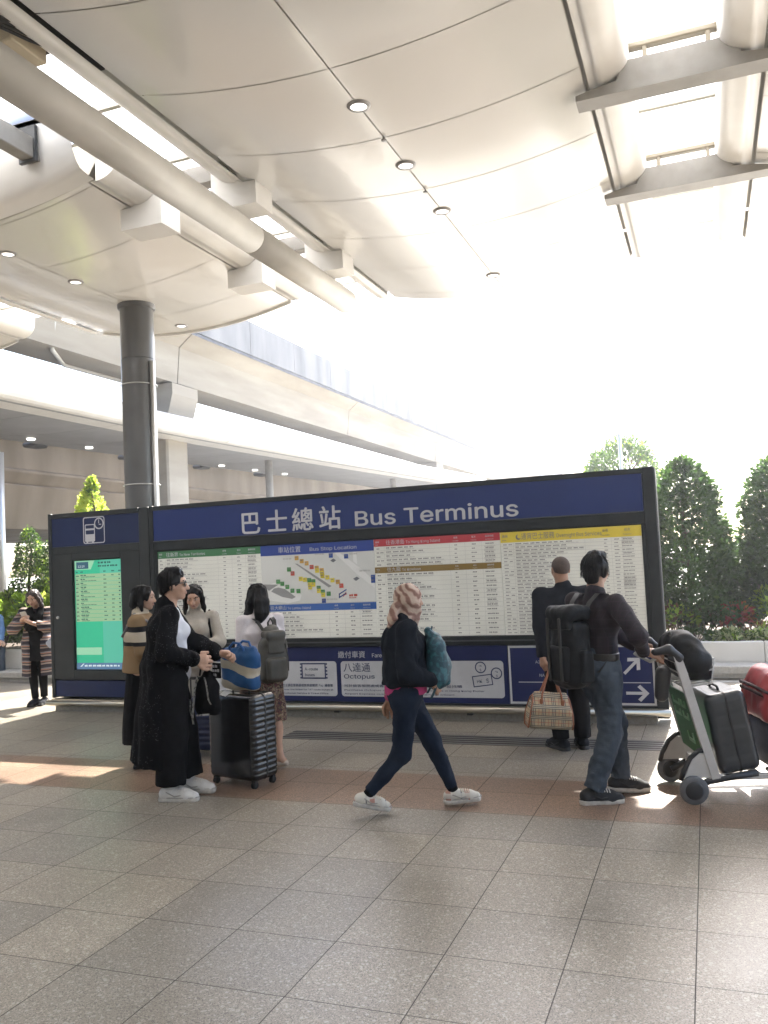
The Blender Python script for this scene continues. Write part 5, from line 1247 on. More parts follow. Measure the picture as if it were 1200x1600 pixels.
for k in (-1, 1): p.shoe(k, [SK, WSOLE, LACE], scale=1.08)
MAN = p

# --- woman with the phone in the striped coat
p = Person('woman in long striped cardigan reading her phone in the sun beside the kiosk', (-8.42, 9.05, 0), R(208), 1.53, 'person', hpitch=-.40, nod=.012, hyaw=-.18, hands={1: (.13, .215, 1.115), -1: (.01, .24, 1.10)}, elbow={1: (.8, -.3, -.8), -1: (-.9, -.2, -.7)}, feet={1: (.03, .02, -.3, 0), -1: (-.07, -.02, -.15, 0)})
p.build_body({1: ((-.5, .35, .7), (-.6, .3, .2), (.9, 1, 1, 1), .7), -1: ((.75, .35, .55), (.3, .2, .9), (.9, 1, 1, 1), .7)}, legs=False); H = p.H
v = Vol(.008); p.torso(v, .012, bottom=A3(0, 0, .60)); v.cone(A3(0, .01, .62), p.waist, .13, .12, .03, 0, p.r, 1.15); v.plane(A3(0, 0, .59), A3(0, 0, -1)); sculpt('tunic', v, BLACKC, p.root, wr=.005)
v = Vol(.007); p.trousers(v, .05, .037, .030, to=.95); sculpt('leggings', v, BLACKC, p.root, wr=.003)
ST = [(0, (.030, .026, .034)), (.22, (.30, .24, .20)), (.40, (.05, .04, .05)), (.52, (.27, .14, .09)), (.66, (.20, .19, .20)), (.80, (.035, .03, .04)), (1, (.03, .03, .03))]
CDG = zband('striped_knit', [(z*.105, c) for z, c in ST], noise=.02, bump=.6, period=.105)
v = Vol(.008); b = -p.f*.02
v.cone(A3(0, -.02, .40), A3(0, -.02, .80), .165, .15, .03, 0, p.r, 1.28); v.cone(A3(0, -.02, .8), p.chest+b, .15, .130, .05, 0, p.r, 1.25); v.cone(p.chest+b, p.neck-p.u*.03*H+b, .125, .075, .03, 0, p.r, 1.7)
v.cone(p.sh[-1], p.sh[1], .060, .060, .03)
for k in (-1, 1): p.sleeve(v, k, .046, .046, .034, to=.9)
v.box(A3(0, .22, .7), (.065, .20, .50), .02, None, .01, cut=True); v.plane(A3(0, 0, .385), A3(0, 0, -1))
sculpt('cardigan', v, CDG, p.root, wr=.010, wscale=(9, 9, 5), seed=2)
v = Vol(.007); v.chain([p.neck+A3(-.07, .05, -.01), p.neck+A3(-.05, .10, -.10), p.neck+A3(-.03, .12, -.26)], [.045, .05, .04], .03); v.chain([p.neck+A3(.07, .05, -.01), p.neck+A3(.05, .10, -.10), p.neck+A3(.03, .12, -.26)], [.045, .05, .04], .03); sculpt('scarf', v, BLACKC, p.root, wr=.006)
hair(p, [([(-.28, .10, .30), (-.37, .04, -.1), (-.46, .02, -.55), (-.52, .06, -.85)], (.12, .12, .14, .07), 1), ([(.28, .10, .30), (.37, .04, -.1), (.44, .02, -.5)], (.12, .11, .08), 1), ([(0, -.36, .1), (-.05, -.42, -.4), (-.1, -.36, -.8)], (.22, .22, .14), 1.6)], wr=.006, m=mat('dark_brown_hair', (.018, .010, .008), .45, (.035, .02, .015), 40, bump=.5, bscale=30, stretch=(4, 4, .5)), face=(0, .47, -.14, .27, .36, .50), fall=-.7)
mb = MB(); mb.T = Matrix.Translation(Vector(p.wr[1])+Vector((-.055, .06, .075))) @ Matrix.Rotation(-.6, 4, 'X') @ Matrix.Rotation(.2, 4, 'Y'); mb.box(-.038, .038, -.005, .005, -.07, .075, 0, .004); mb.build('phone', mat('phone_shell', (.55, .52, .47), .35), p.root)
mb = MB(); mb.T = Matrix.Translation((-.27, .10, .86)) @ Matrix.Rotation(.7, 4, 'Y'); mb.box(-.15, .14, -.03, .03, -.05, .06, 0, .02); mb.build('clutch_bag', mat('pale_bag', (.42, .45, .52), .4), p.root)
for k in (-1, 1): p.shoe(k, [BLACKD, mat('black_rubber', (.012, .012, .012), .6), BLACKD])

# --- seated man at the frame edge
p = Person('person in blue denim jacket and jeans sitting on the planter ledge', (-11.60, 11.28, 0), R(238), 1.70, 'person', male=True, lean=(0, .12), pz=.33, feet={1: (.10, .40, 0, 0), -1: (-.12, .46, 0, 0)}, hands={1: (.12, .44, .66), -1: (-.13, .46, .62)}, hpitch=-.3, kneeh={1: (.1, .6, 1), -1: (-.1, .6, 1)})
p.build_body({1: ((-.3, 1, -.2), (-.3, 0, -1), (.9, 1, 1, 1)), -1: ((.3, 1, -.2), (.3, 0, -1), (.9, 1, 1, 1))}); H = p.H
v = Vol(.009); p.torso(v, .022); v.cone(p.neck-p.u*.03*H, p.neck+p.u*.012*H, .050*H, .043*H, .02)
for k in (-1, 1): p.sleeve(v, k, .044, .042, .032, to=.95)
sculpt('jacket', v, cloth('denim_jacket', (.07, .14, .27), (.13, .22, .38)), p.root, wr=.009)
v = Vol(.009); p.trousers(v, .060, .048, .042, to=.95); sculpt('jeans', v, BJ, p.root, wr=.006)
hair(p, [([(0, -.36, .08), (0, -.36, -.30)], (.19, .14), 1.7)], wr=.005)
for k in (-1, 1): p.shoe(k, [SK, WSOLE, LACE])
# ------------------------------------------------------------------ luggage and bags
def ribbed(v, period, depth, lo, hi, axis=2, sides=False):
    def fn(P, N):
        side = np.abs(N[:, 0])**1.5 if sides else 1-np.abs(N[:, axis]); inb = (P[:, axis] > lo) & (P[:, axis] < hi)
        return depth*side*inb*(np.clip(np.sin(2*PI*P[:, axis]/period)*2.2, -1, 1))
    return fn
def suitcase(name, label, loc, rz, w_, d_, h_, m, mtrim, period=.045, depth=.0035, tilt=0, wheels=True, handle=.0, h=.006, axis=2, cat='suitcase', sides=False):
    t = thing(name, label, cat, loc, rz); t.rotation_euler = (tilt, 0, rz); z0 = .055 if wheels else 0
    v = Vol(h); v.box((0, 0, z0+h_/2), (w_/2, d_/2, h_/2), .045)
    lo, hi = (z0+.05, z0+h_-.05) if axis == 2 else (-w_/2+.05, w_/2-.05)
    sculpt('shell', v, m, t, fn=ribbed(v, period, depth, lo, hi, axis, sides), it=1)
    mb = MB(); L = [(x, z) for x, z in rounded(-w_/2-.003, w_/2+.003, z0-.003, z0+h_+.003, .048)]
    n_ = len(L); V = []
    for y in (-.006, .006):
        V += [(x, y, z) for x, z in L]
    V += [(x*.985, -.006, z0+h_/2+(z-z0-h_/2)*.985) for x, z in L]+[(x*.985, .006, z0+h_/2+(z-z0-h_/2)*.985) for x, z in L]
    F = []
    for i in range(n_):
        j = (i+1) % n_; F += [(i, j, n_+j, n_+i), (2*n_+i, 2*n_+j, j, i), (n_+i, n_+j, 3*n_+j, 3*n_+i)]
    mb.add(V, F); mb.build('zip', mtrim, t)
    if wheels:
        for x in (-1, 1):
            for y in (-1, 1):
                mb = MB(); X, Y = x*(w_/2-.045), y*(d_/2-.04)
                for s in (-.011, .011): mb.lathe([(.0, -.006), (.022, -.006), (.027, -.003), (.027, .003), (.022, .006), (0, .006)], (X+s, Y, .0275), 16, 0)
                wo = mb.build('wheel', mat('black_rubber', (.012, .012, .012), .6), t)
                mb = MB(); mb.box(X-.020, X+.020, Y-.018, Y+.018, .045, z0+.01, 0, .004); mb.build('fork', mtrim, wo)
    mb = MB(); zt = z0+h_; mb.tube([(-.09, 0, zt-.005), (-.085, 0, zt+.022), (-.06, 0, zt+.028), (.06, 0, zt+.028), (.085, 0, zt+.022), (.09, 0, zt-.005)], .009, 8); mb.build('handle', mtrim, t)
    if handle:
        mb = MB()
        for x in (-.085, .085): mb.tube([(x, -d_/2+.04, zt-.02), (x, -d_/2+.04, zt+handle)], .008, 8)
        mb.tube([(-.10, -d_/2+.04, zt+handle), (.10, -d_/2+.04, zt+handle)], .014, 10); mb.build('pull_handle', mtrim, t)
    return t
SHELLB = mat('glossy_black_shell', (.008, .008, .009), .22, (.011, .011, .012), 20, coat=.3)
TRIM = mat('black_plastic', (.010, .010, .011), .45)
t = suitcase('suitcase', 'large glossy black hard suitcase with ribbed sides under the striped tote', (-3.525, 5.97, 0), R(-14), .50, .28, .655, SHELLB, TRIM, .042, .0022, sides=True, h=.005)
mb = MB(); mb.T = Matrix.Rotation(.25, 4, 'Y') @ Matrix.Rotation(-1.15, 4, 'X'); mb.T = Matrix.Translation((-.06, -.11, .715)) @ mb.T; mb.box(-.03, .03, -.001, .001, -.035, .035); mb.build('luggage_tag', mat('white_tag', (.6, .6, .58), .5), t)
suitcase('suitcase', 'small navy ribbed suitcase on the floor behind the big black one', (-4.42, 6.80, 0), R(10), .32, .21, .47, mat('navy_shell', (.012, .022, .075), .3, (.018, .03, .09), 14, coat=.2), TRIM, .05, .005, handle=.18)
# striped tote on the suitcase
t = thing('tote_bag', 'blue and cream striped tote bag sitting on top of the black suitcase', 'tote bag', (-3.51, 5.955, .735), R(-8))
v = Vol(.006); v.cone((-.10, 0, .06), (.10, 0, .06), .06, .06, .03); v.box((0, 0, .15), (.16, .075, .145), .05, None, .05); v.box((0, 0, .27), (.145, .03, .06), .02, None, .05); v.plane((0, 0, .004), (0, 0, -1)); v.box((0, 0, .34), (.11, .02, .06), .02, cut=True)
def tilt_band(P): return P
TB = zband('striped_canvas', [(-.06, (.38, .34, .26)), (.075, (.012, .065, .18)), (.165, (.38, .34, .26)), (.235, (.012, .065, .18)), (.40, (.012, .065, .18))], noise=.05, rough=.55, slope=.28)
sculpt('bag_body', v, TB, t, wr=.014, wscale=(11, 11, 9), seed=4)
for s in (-1, 1):
    mb = MB(); mb.tube([(-.07, s*.035, .26), (-.065, s*.05, .335), (-.02, s*.06, .37), (.04, s*.06, .365), (.07, s*.05, .32), (.075, s*.035, .26)], .010, 8); mb.build('strap', mat('blue_webbing', (.018, .085, .25), .8), t)
# black bag hanging from the hand
t = thing('handbag', 'black soft bag with white webbing strap hanging in front of the black suitcase', 'bag', (-3.60, 5.61, .60), R(-14))
v = Vol(.006); v.cone((0, 0, .06), (0, 0, .20), .085, .07, .04, 0, (1, 0, 0), 1.35); v.cone((0, 0, .20), (.01, 0, .30), .065, .035, .03, 0, (1, 0, 0), 1.3); v.plane((0, 0, .0), (0, 0, -1))
sculpt('bag_body', v, BLACKC, t, wr=.009, wscale=(13, 13, 9), seed=3)
mb = MB()
for x in (-.05, .05): mb.tube([(x, -.03, .29), (x*.9+.005, -.02, .37), (.0+x*.5, -.01, .425), (.02, .02, .43)], .008, 6)
mb.build('handle', BLACKC, t)
def ribbon(mb, pts, w_, side=(1, 0, 0), mi=0):
    P = [Vector(q) for q in pts]; s = Vector(side)*w_/2
    mb.add([tuple(q-s) for q in P]+[tuple(q+s) for q in P], [(i, i+1, len(P)+i+1, len(P)+i) for i in range(len(P)-1)], mi, True)
mb = MB(); ribbon(mb, [(.0, -.10, .30), (-.015, -.118, .2), (-.03, -.124, .08), (-.045, -.12, -.02), (-.05, -.11, -.06), (-.065, -.10, -.03), (-.085, -.105, .04), (-.10, -.09, .12)], .022); ribbon(mb, [(.06, -.085, .29), (.085, -.09, .22), (.095, -.088, .13), (.10, -.07, .09)], .018)
ribbon(mb, [(.10, -.085, .02), (.03, -.118, .015), (-.0, -.122, .012)], .012, (0, 0, 1)); mb.build('webbing_strap', mat('white_webbing', (.36, .36, .35), .8, (.10, .10, .10), 45, contrast=(.45, .6)), t)
mb = MB(); mb.box(.035, .125, .015, .03, .27, .385, 0, .006); pk = mb.build('pouch', BLACKC, t)
mb = MB()
for i in range(3): words(mb, .042, .118, .35-.032*i, .022, .04, .08, .008, 0, .0135)
mb.build('lettering', mat('letter_pale', (.42, .42, .44), .6), pk)

def straps(p, name, m, dz0=.16, dz1=.10, r=.013, back=.09, xs=.55):
    return None
# olive rucksack on the woman in white (frame of her back)
def worn_pack(name, label, person_loc, person_rz, cy, cz, cat='backpack'):
    l = rotz(A3(0, cy, 0), person_rz); return thing(name, label, cat, (person_loc[0]+l[0], person_loc[1]+l[1], cz), person_rz)
OL = mat('olive_nylon', (.050, .046, .036), .5, (.065, .06, .048), 9, bump=.4, bscale=25)
t = worn_pack('backpack', 'olive grey drawstring backpack worn by the woman in the white sweater', (-3.62, 6.50), R(52), -.19, .72); t.scale = (.92, .95, .98)
v = Vol(.006); v.box((.02, 0, .19), (.135, .068, .19), .06, None, .03); v.cone((.02, .0, .36), (.02, .02, .44), .085, .055, .04, 0, (1, 0, 0), 1.25); v.plane((0, .072, 0), (0, 1, 0)); sculpt('bag_body', v, OL, t, wr=.009, wscale=(14, 14, 11), seed=6)
v = Vol(.006); v.box((.02, -.07, .12), (.10, .04, .10), .035, None, .03); sculpt('front_pocket', v, OL, t, wr=.005, seed=2)
v = Vol(.006); v.box((.02, -.02, .41), (.10, .075, .035), .03, None, .03); v.box((.02, -.075, .33), (.085, .015, .08), .014, None, .03); sculpt('flap', v, OL, t, wr=.005, seed=9)
for s in (-1, 1):
    mb = MB(); ribbon(mb, [(.02+s*.06, .055, .44), (.01+s*.085, .11, .525), (s*.10, .18, .555), (s*.105, .26, .52), (s*.115, .30, .40), (s*.13, .27, .25), (s*.15, .16, .12), (.02+s*.13, .06, .05)], .036); mb.build('strap', mat('dark_strap', (.022, .02, .018), .6), t)
mb = MB(); mb.tube([(.0, .03, .44), (-.005, .03, .51), (.02, .03, .545), (.045, .03, .51), (.04, .03, .44)], .010, 6); mb.tube([(.10, -.09, .33), (.12, -.11, .2), (.115, -.115, .10)], .005, 5); mb.build('cord', mat('dark_strap', (.022, .02, .018)), t)
# teal backpack on the walker's chest
t = worn_pack('backpack', 'teal patterned backpack worn on the chest of the woman in the headscarf', (-1.98, 5.52), R(-67), .20, .815); t.scale = (.92, .88, .92)
TEAL = mat('teal_print', (.007, .045, .065), .6, (.022, .11, .135), 28, bump=.5, bscale=40, detail=6, contrast=(.48, .62))
v = Vol(.006); v.box((0, .015, .19), (.135, .075, .185), .07, None, .03); v.cone((0, .03, .10), (0, .05, .16), .10, .09, .05, 0, (1, 0, 0), 1.25); v.cone((0, 0, .36), (0, -.03, .42), .06, .03, .04, 0, (1, 0, 0), 1.4); sculpt('bag_body', v, TEAL, t, wr=.008, wscale=(12, 12, 9), seed=7)
v = Vol(.006); v.box((0, .085, .11), (.095, .035, .09), .03, None, .02); sculpt('front_pocket', v, TEAL, t, wr=.004)
for s in (-1, 1):
    mb = MB(); ribbon(mb, [(s*.09, -.04, .40), (s*.105, -.12, .455), (s*.11, -.22, .48), (s*.11, -.30, .42)], .045); mb.build('strap', mat('teal_strap', (.01, .04, .055), .7), t); mb = MB(); ribbon(mb, [(s*.12, .0, .03), (s*.135, -.03, -.03), (s*.135, -.05, -.06)], .02, (0, 1, 0)); mb.build('strap', mat('teal_strap', (.01, .04, .055), .7), t)
mb = MB(); mb.tube([(-.02, -.01, .42), (0, .0, .45), (.02, -.01, .42)], .007, 6); mb.build('grab_loop', mat('teal_strap', (.01, .04, .055)), t)
# check holdall
CHB = plaid('tan_check', (.40, .31, .19), [(a_, .085, o_, w_, c_) for a_ in (0, 2) for o_, w_, c_ in ((.0, .40, (.46, .41, .31)), (.0, .085, (.02, .018, .016)), (-.155+1, .085, (.02, .018, .016)), (-.31+1, .085, (.02, .018, .016)), (-.68+1, .05, (.30, .06, .04)))])
LEA = mat('tan_leather', (.22, .075, .030), .45, (.28, .10, .045), 20)
t = thing('holdall', 'tan check holdall with leather handles carried by the man in black', 'holdall', (-1.35, 7.27, .225), R(22)); t.rotation_euler = (0, R(6), R(22))
v = Vol(.006); v.box((0, 0, .09), (.185, .105, .09), .035, None, .02); v.cone((-.115, 0, .20), (.115, 0, .20), .07, .07, .09); v.cone((-.12, 0, .265), (.12, 0, .265), .03, .03, .05); v.plane((-.18, 0, .1), (-1, 0, .22)); v.plane((.18, 0, .1), (1, 0, .22)); sculpt('bag_body', v, CHB, t, wr=.007, wscale=(12, 12, 10), seed=5)
for s in (-1, 1):
    mb = MB()
    L = [(s*.184, y, z) for y, z in ((-.085, .01), (-.105, .06), (-.10, .13), (-.085, .19), (-.055, .245), (0, .27), (.055, .245), (.085, .19), (.10, .13), (.105, .06), (.085, .01))]
    L = [(x-s*max(0, z-.1)*.22, y*1.01, z) for x, y, z in L]; mb.tube(L, .007, 6, closed=True); mb.build('piping', LEA, t)
for s in (-1, 1):
    mb = MB(); mb.tube([(-.085, s*.08, .20), (-.075, s*.05, .285), (-.035, s*.012, .42), (-.02, s*.008, .475), (.0, s*.008, .485), (.02, s*.008, .47), (.04, s*.012, .41), (.085, s*.05, .285), (.095, s*.08, .20)], .008, 8)
    for x in (-.087, .093): mb.box(x-.014, x+.014, s*.083-.006, s*.083+.006, .15, .25, 0, .004)
    mb.build('handle', LEA, t)
# rucksack of the trolley man
NYL = mat('black_nylon', (.006, .007, .008), .6, (.010, .011, .012), 9, spec=.2, bump=.5, bscale=22)
t = worn_pack('rucksack', 'large black rucksack with top lid on the back of the man in jeans', (-.77, 6.05), R(-40), -.215, .79, 'rucksack'); t.scale = (.86, .92, .93)
v = Vol(.007); v.box((0, 0, .24), (.155, .095, .235), .06, None, .03); v.cone((0, -.02, .10), (0, -.02, .30), .115, .10, .05, 0, (1, 0, 0), 1.35); v.plane((0, .10, 0), (0, 1, 0)); sculpt('bag_body', v, NYL, t, wr=.010, wscale=(11, 11, 9), seed=8)
v = Vol(.007); v.box((0, -.01, .53), (.15, .11, .055), .045, None, .03); v.box((0, -.10, .48), (.13, .03, .07), .025, None, .03); sculpt('lid', v, NYL, t, wr=.010, wscale=(12, 12, 14), seed=1)
v = Vol(.007); v.box((0, -.115, .17), (.11, .04, .13), .035, None, .02); sculpt('front_pocket', v, NYL, t, wr=.006, seed=12)
for s in (-1, 1):
    v = Vol(.007); v.box((s*.165, 0, .15), (.035, .06, .12), .03, None, .02); sculpt('side_pocket', v, NYL, t, wr=.006, seed=3)
    mb = MB(); ribbon(mb, [(s*.08, .06, .50), (s*.10, .12, .60), (s*.115, .19, .66), (s*.12, .27, .655), (s*.125, .33, .56), (s*.14, .33, .42), (s*.17, .25, .25), (s*.16, .10, .10)], .055); mb.build('strap', mat('dark_strap', (.022, .02, .018)), t)
    mb = MB(); mb.box(s*.07-.012, s*.07+.012, -.166, -.150, .05, .50, 0, .003); mb.build('compression_strap', mat('dark_strap', (.022, .02, .018)), t)

# ------------------------------------------------------------------ luggage trolley
CX, CY, CR = -.27, 6.30, R(-73)
t = thing('luggage_trolley', 'white framed luggage trolley with green panel loaded with cases', 'luggage trolley', (CX, CY, 0), CR)
ALU = mat('trolley_white', (.44, .43, .41), .4, (.50, .49, .47), 8)
DPL = mat('trolley_dark_plastic', (.022, .023, .025), .45)
RUB = mat('grey_rubber', (.09, .095, .10), .6, (.12, .125, .13), 20)
for s in (-1, 1):
    x = s*.27
    mb = MB()
    P = [(.15, .16), (.11, .24), (-.02, .86), (-.05, .97)]
    mb.prism([(P[0][0]-.028, P[0][1]), (P[0][0]+.03, P[0][1]), (P[2][0]+.028, P[2][1]), (P[3][0]+.026, P[3][1]), (P[3][0]-.026, P[3][1]), (P[2][0]-.028, P[2][1])], 0, x-.02, x+.02); mb.build('post', ALU, t)
    mb = MB(); mb.lathe([(.0, -.017), (.062, -.017), (.088, -.014), (.094, -.006), (.094, .006), (.088, .014), (.062, .017), (0, .017)], (x+s*.02, 0, .094), 28, 0); wh = mb.build('wheel', RUB, t)
    mb = MB(); mb.lathe([(.0, -.021), (.045, -.021), (.06, -.018), (.06, .018), (.045, .021), (0, .021)], (x+s*.02, 0, .094), 20, 0); mb.build('hub', DPL, wh)
    mb = MB(); pr = [(-.055, .17), (.0, .29), (.05, .33), (.13, .32), (.16, .20), (.10, .17)]
    mb.prism(pr, 0, x-.012, x+.012); mb.build('fender', ALU, t)
    mb = MB(); arc = [(-.075, .155), (-.055, .215), (-.005, .30), (.05, .345), (.115, .35)]
    mb.tube([(x, a, b) for a, b in arc], .017, 8); mb.tube([(x, .0, .094), (x, .10, .145), (x, .22, .165), (x, .42, .19)], .024, 8); mb.build('wheel_arm', DPL, t)
    v = Vol(.006); v.cone((x, -.03, .96), (x, -.10, 1.015), .026, .030, .02); v.cone((x, -.10, 1.015), (x, -.19, 1.0), .030, .024, .02); v.cone((x, -.04, .94), (x, -.10, .955), .022, .012, .02); sculpt('grip', v, DPL, t, it=0)
mb = MB(); mb.tube([(-.27, -.19, .995), (-.25, -.235, .985), (.25, -.235, .985), (.27, -.19, .995)], .017, 12); mb.build('handle_bar', DPL, t)
mb = MB(); mb.tube([(-.25, -.16, .965), (-.23, -.215, .935), (.23, -.215, .935), (.25, -.16, .965)], .011, 8); mb.build('brake_lever', ALU, t)
mb = MB(); mb.box(-.26, .26, .11, .135, .17, .22); mb.box(-.285, -.24, .10, .98, .15, .185, 0, .006); mb.box(.24, .285, .10, .98, .15, .185, 0, .006)
for y in (.22, .42, .62, .82, .96): mb.box(-.24, .24, y, y+.04, .160, .178)
mb.build('deck', ALU, t)
mb = MB(); mb.tube([(0, .70, .15), (0, .72, .12)], .02, 8); mb.box(-.05, .05, .58, .86, .12, .15, 0, .01); mb.build('caster_fork', DPL, t)
for s in (-.028, .028):
    mb = MB(); mb.lathe([(0, -.013), (.05, -.013), (.06, -.006), (.06, .006), (.05, .013), (0, .013)], (s*2.2, .76, .06), 20, 0); mb.build('caster', RUB, t)
mb = MB(); mb.T = Matrix.Translation((0, .055, .50)) @ Matrix.Rotation(R(11.5), 4, 'X'); mb.box(-.245, .245, -.008, .008, -.22, .21, 0, .004); gp = mb.build('sign_panel', mat('panel_green', (.020, .105, .035), .45, (.024, .12, .042), 4), t)
for z, h_, xs in ((.10, .05, ((-.16, .02), (.05, .15))), (.02, .05, ((-.17, -.02), (.03, .16))), (-.14, .07, ((.02, .15),))):
    for a, b in xs:
        mb = MB(); mb.T = Matrix.Translation((0, .045, .50)) @ Matrix.Rotation(R(11.5), 4, 'X')
        mb.box(a, b, -.0065, .0, z, z+h_*.35); mb.box(a, a+.02, -.0065, .0, z, z+h_); mb.box(b-.02, b, -.0065, .0, z+h_*.2, z+h_); mb.build('panel_mark', mat('mark_pale_green', (.20, .36, .22), .5), gp)
mb = MB()
for z, y0, y1 in ((.92, -.05, .20), (.85, -.03, .19), (.76, -.01, .17)): mb.tube([(-.25, y0, z), (-.25, y1, z+.02), (.25, y1, z+.02), (.25, y0, z)], .006, 6, closed=True)
for i in range(7):
    x = -.25+.5*i/6; mb.tube([(x, .20, .94), (x, .17, .78), (x, .0, .76)], .005, 6)
mb.build('wire_basket', ALU, t)
def on_cart(x, y, z): l = rotz(A3(x, y, 0), CR); return (CX+l[0], CY+l[1], z)
t = thing('duffel_bag', 'black soft bag lying in the wire basket of the trolley', 'bag', on_cart(0, .06, .79), CR)
v = Vol(.007); v.cone((-.20, .02, .13), (.19, .02, .13), .11, .11, .04); v.cone((-.12, -.02, .22), (.12, .0, .22), .10, .10, .06, 0, (0, 1, 0), 1.1); v.box((0, .04, .05), (.21, .10, .05), .04, None, .05); sculpt('bag_body', v, NYL, t, wr=.018, wscale=(8, 8, 8), seed=6)
mb = MB(); mb.tube([(-.12, -.09, .18), (-.06, -.10, .29), (.06, -.09, .31), (.12, -.08, .20)], .012, 8); mb.build('handle', mat('dark_strap', (.022, .02, .018)), t)
v = Vol(.006); v.cone((.12, -.17, .05), (.10, -.18, -.10), .05, .045, .03, 0, (1, 0, 0), 1.2); sculpt('side_pouch', v, mat('dark_grey_nylon', (.05, .05, .052), .45, bump=.3, bscale=20), t, wr=.006)
GREY = mat('grey_case_shell', (.028, .031, .034), .34, (.036, .039, .042), 14, coat=.15)
suitcase('suitcase', 'grey hard suitcase standing on the trolley deck against the green panel', on_cart(.02, .335, .185), CR, .44, .27, .53, GREY, TRIM, .20, .0012, tilt=R(9), wheels=False)
t = thing('duffel_bag', 'bulging red soft bag at the front of the trolley', 'bag', on_cart(.0, .74, .50), CR)
REDN = mat('red_nylon', (.30, .028, .035), .5, (.36, .04, .045), 8, bump=.4, bscale=18)
v = Vol(.008); v.cone((-.20, 0, .14), (.20, 0, .14), .17, .17, .05, 0, (0, 1, 0), 1.35); v.box((0, 0, .05), (.26, .24, .06), .05, None, .05); v.cone((-.15, -.12, .25), (.15, -.12, .25), .08, .08, .06); sculpt('bag_body', v, REDN, t, wr=.014, wscale=(8, 8, 8), seed=2)
mb = MB()
for z in (.20, .235): mb.tube([(-.27, -.20, z-.04), (-.1, -.265, z), (.1, -.265, z), (.27, -.20, z-.04)], .012, 6)
mb.build('strap', mat('dark_red_strap', (.05, .02, .022), .7), t)
mb = MB(); mb.tube([(-.08, -.05, .33), (-.05, -.05, .37), (.05, -.05, .37), (.08, -.05, .33)], .012, 8); mb.build('handle', mat('dark_red_strap', (.05, .02, .022)), t)
suitcase('suitcase', 'navy soft suitcase lying under the red bag on the trolley', on_cart(0, .74, .185), CR, .50, .42, .31, mat('navy_fabric', (.012, .018, .045), .7, (.018, .026, .06), 18, bump=.3), TRIM, .3, .001, wheels=False)
# ------------------------------------------------------------------ planters and plants
PL = mat('planter_white', (.62, .61, .58), .7, (.70, .69, .66), 2, bump=.15, bscale=12, stretch=(1, 1, .5))
LEDGE = mat('ledge_granite', (.36, .34, .30), .6, (.44, .42, .38), 30)
SOIL = mat('planter_soil', (.055, .04, .028), .95, (.09, .065, .045), 20)
def planter(label, x0, x1, yf, yb, zt, ledge):
    t = thing('planter', label, 'planter', ((x0+x1)/2, yf, 0))
    mb = MB()
    n_ = int((x1-x0)/1.2)
    for i in range(n_): a = x0+(x1-x0)*i/n_; mb.box(a+.004, a+(x1-x0)/n_-.004, yf, yf+.12, 0, zt, 0, .008)
    mb.build('wall', PL, t, True)
    mb = MB(); mb.box(x0, x1, yf+.12, yb, 0, zt-.06); mb.build('soil', SOIL, t, True)
    mb = MB(); mb.box(x0, x1, yf-ledge, yf-.003, .06, .16, 0, .012); mb.box(x0, x1, yf-ledge+.06, yf-.003, 0, .06); mb.build('ledge', LEDGE, t, True)
    return t
planter('low white planter wall with stone ledge behind the luggage trolley', -5.4, 9, 12.05, 17, .42, .42)
planter('low planter with sunlit seat ledge behind the phone reader', -17, -6.2, 11.45, 17, .47, .50)
def leaves(name, pos, nrm, size, mats, parent, aspect=.5, droop=.3, seed=0, world=True):
    r = np.random.default_rng(seed); n = len(pos); pos = np.asarray(pos); nrm = np.asarray(nrm)
    d = nrm+r.normal(0, .75, (n, 3)); d[:, 2] -= droop*r.random(n); d /= np.linalg.norm(d, axis=1, keepdims=True)+1e-9
    a = r.normal(0, 1, (n, 3)); s_ = np.cross(d, a); s_ /= np.linalg.norm(s_, axis=1, keepdims=True)+1e-9; up = np.cross(s_, d)
    L = (size*r.uniform(.65, 1.35, n))[:, None]; wd = L*aspect
    b = pos; tip = pos+d*L; m = pos+d*L*.5
    V = np.stack([b, m+s_*wd*.5+up*L*.08, tip, m-s_*wd*.5+up*L*.08], 1).reshape(-1, 3)
    F = np.arange(4*n, dtype=np.int32)
    me = bpy.data.meshes.new(name); me.vertices.add(4*n); me.vertices.foreach_set('co', V.ravel()); me.loops.add(4*n); me.loops.foreach_set('vertex_index', F)
    me.polygons.add(n); me.polygons.foreach_set('loop_start', np.arange(0, 4*n, 4, dtype=np.int32))
    try: me.polygons.foreach_set('loop_total', np.full(n, 4, np.int32))
    except Exception: pass
    k = len(mats); cl = vnoise(pos*6+seed)*.5+.5; mi = np.clip((cl*.7+r.random(n)*.5-.1)*k, 0, k-1).astype(np.int32)
    me.polygons.foreach_set('material_index', mi); me.update(calc_edges=True); me.validate()
    return link(name, me, mats, parent, world)
def leafm(name, c, t_=.4): return mat(name, c, .5, tuple(x*1.5 for x in c), 3, transl=t_, spec=.4)
G1, G2, G3 = leafm('leaf_dark', (.022, .046, .012)), leafm('leaf_mid', (.034, .070, .016)), leafm('leaf_light', (.060, .105, .022))
Y1, Y2 = leafm('leaf_lime', (.17, .25, .03), .6), leafm('leaf_yellow', (.30, .34, .06), .6)
R1, R2 = leafm('leaf_red', (.22, .035, .03), .5), leafm('leaf_orange', (.26, .11, .03), .5)
B1 = leafm('leaf_brown', (.10, .055, .025), .4); V1 = leafm('leaf_cream', (.34, .36, .20), .4)
BARK = mat('bark', (.09, .065, .045), .9, (.14, .105, .075), 25, bump=.6, bscale=40, stretch=(1, 1, .3))
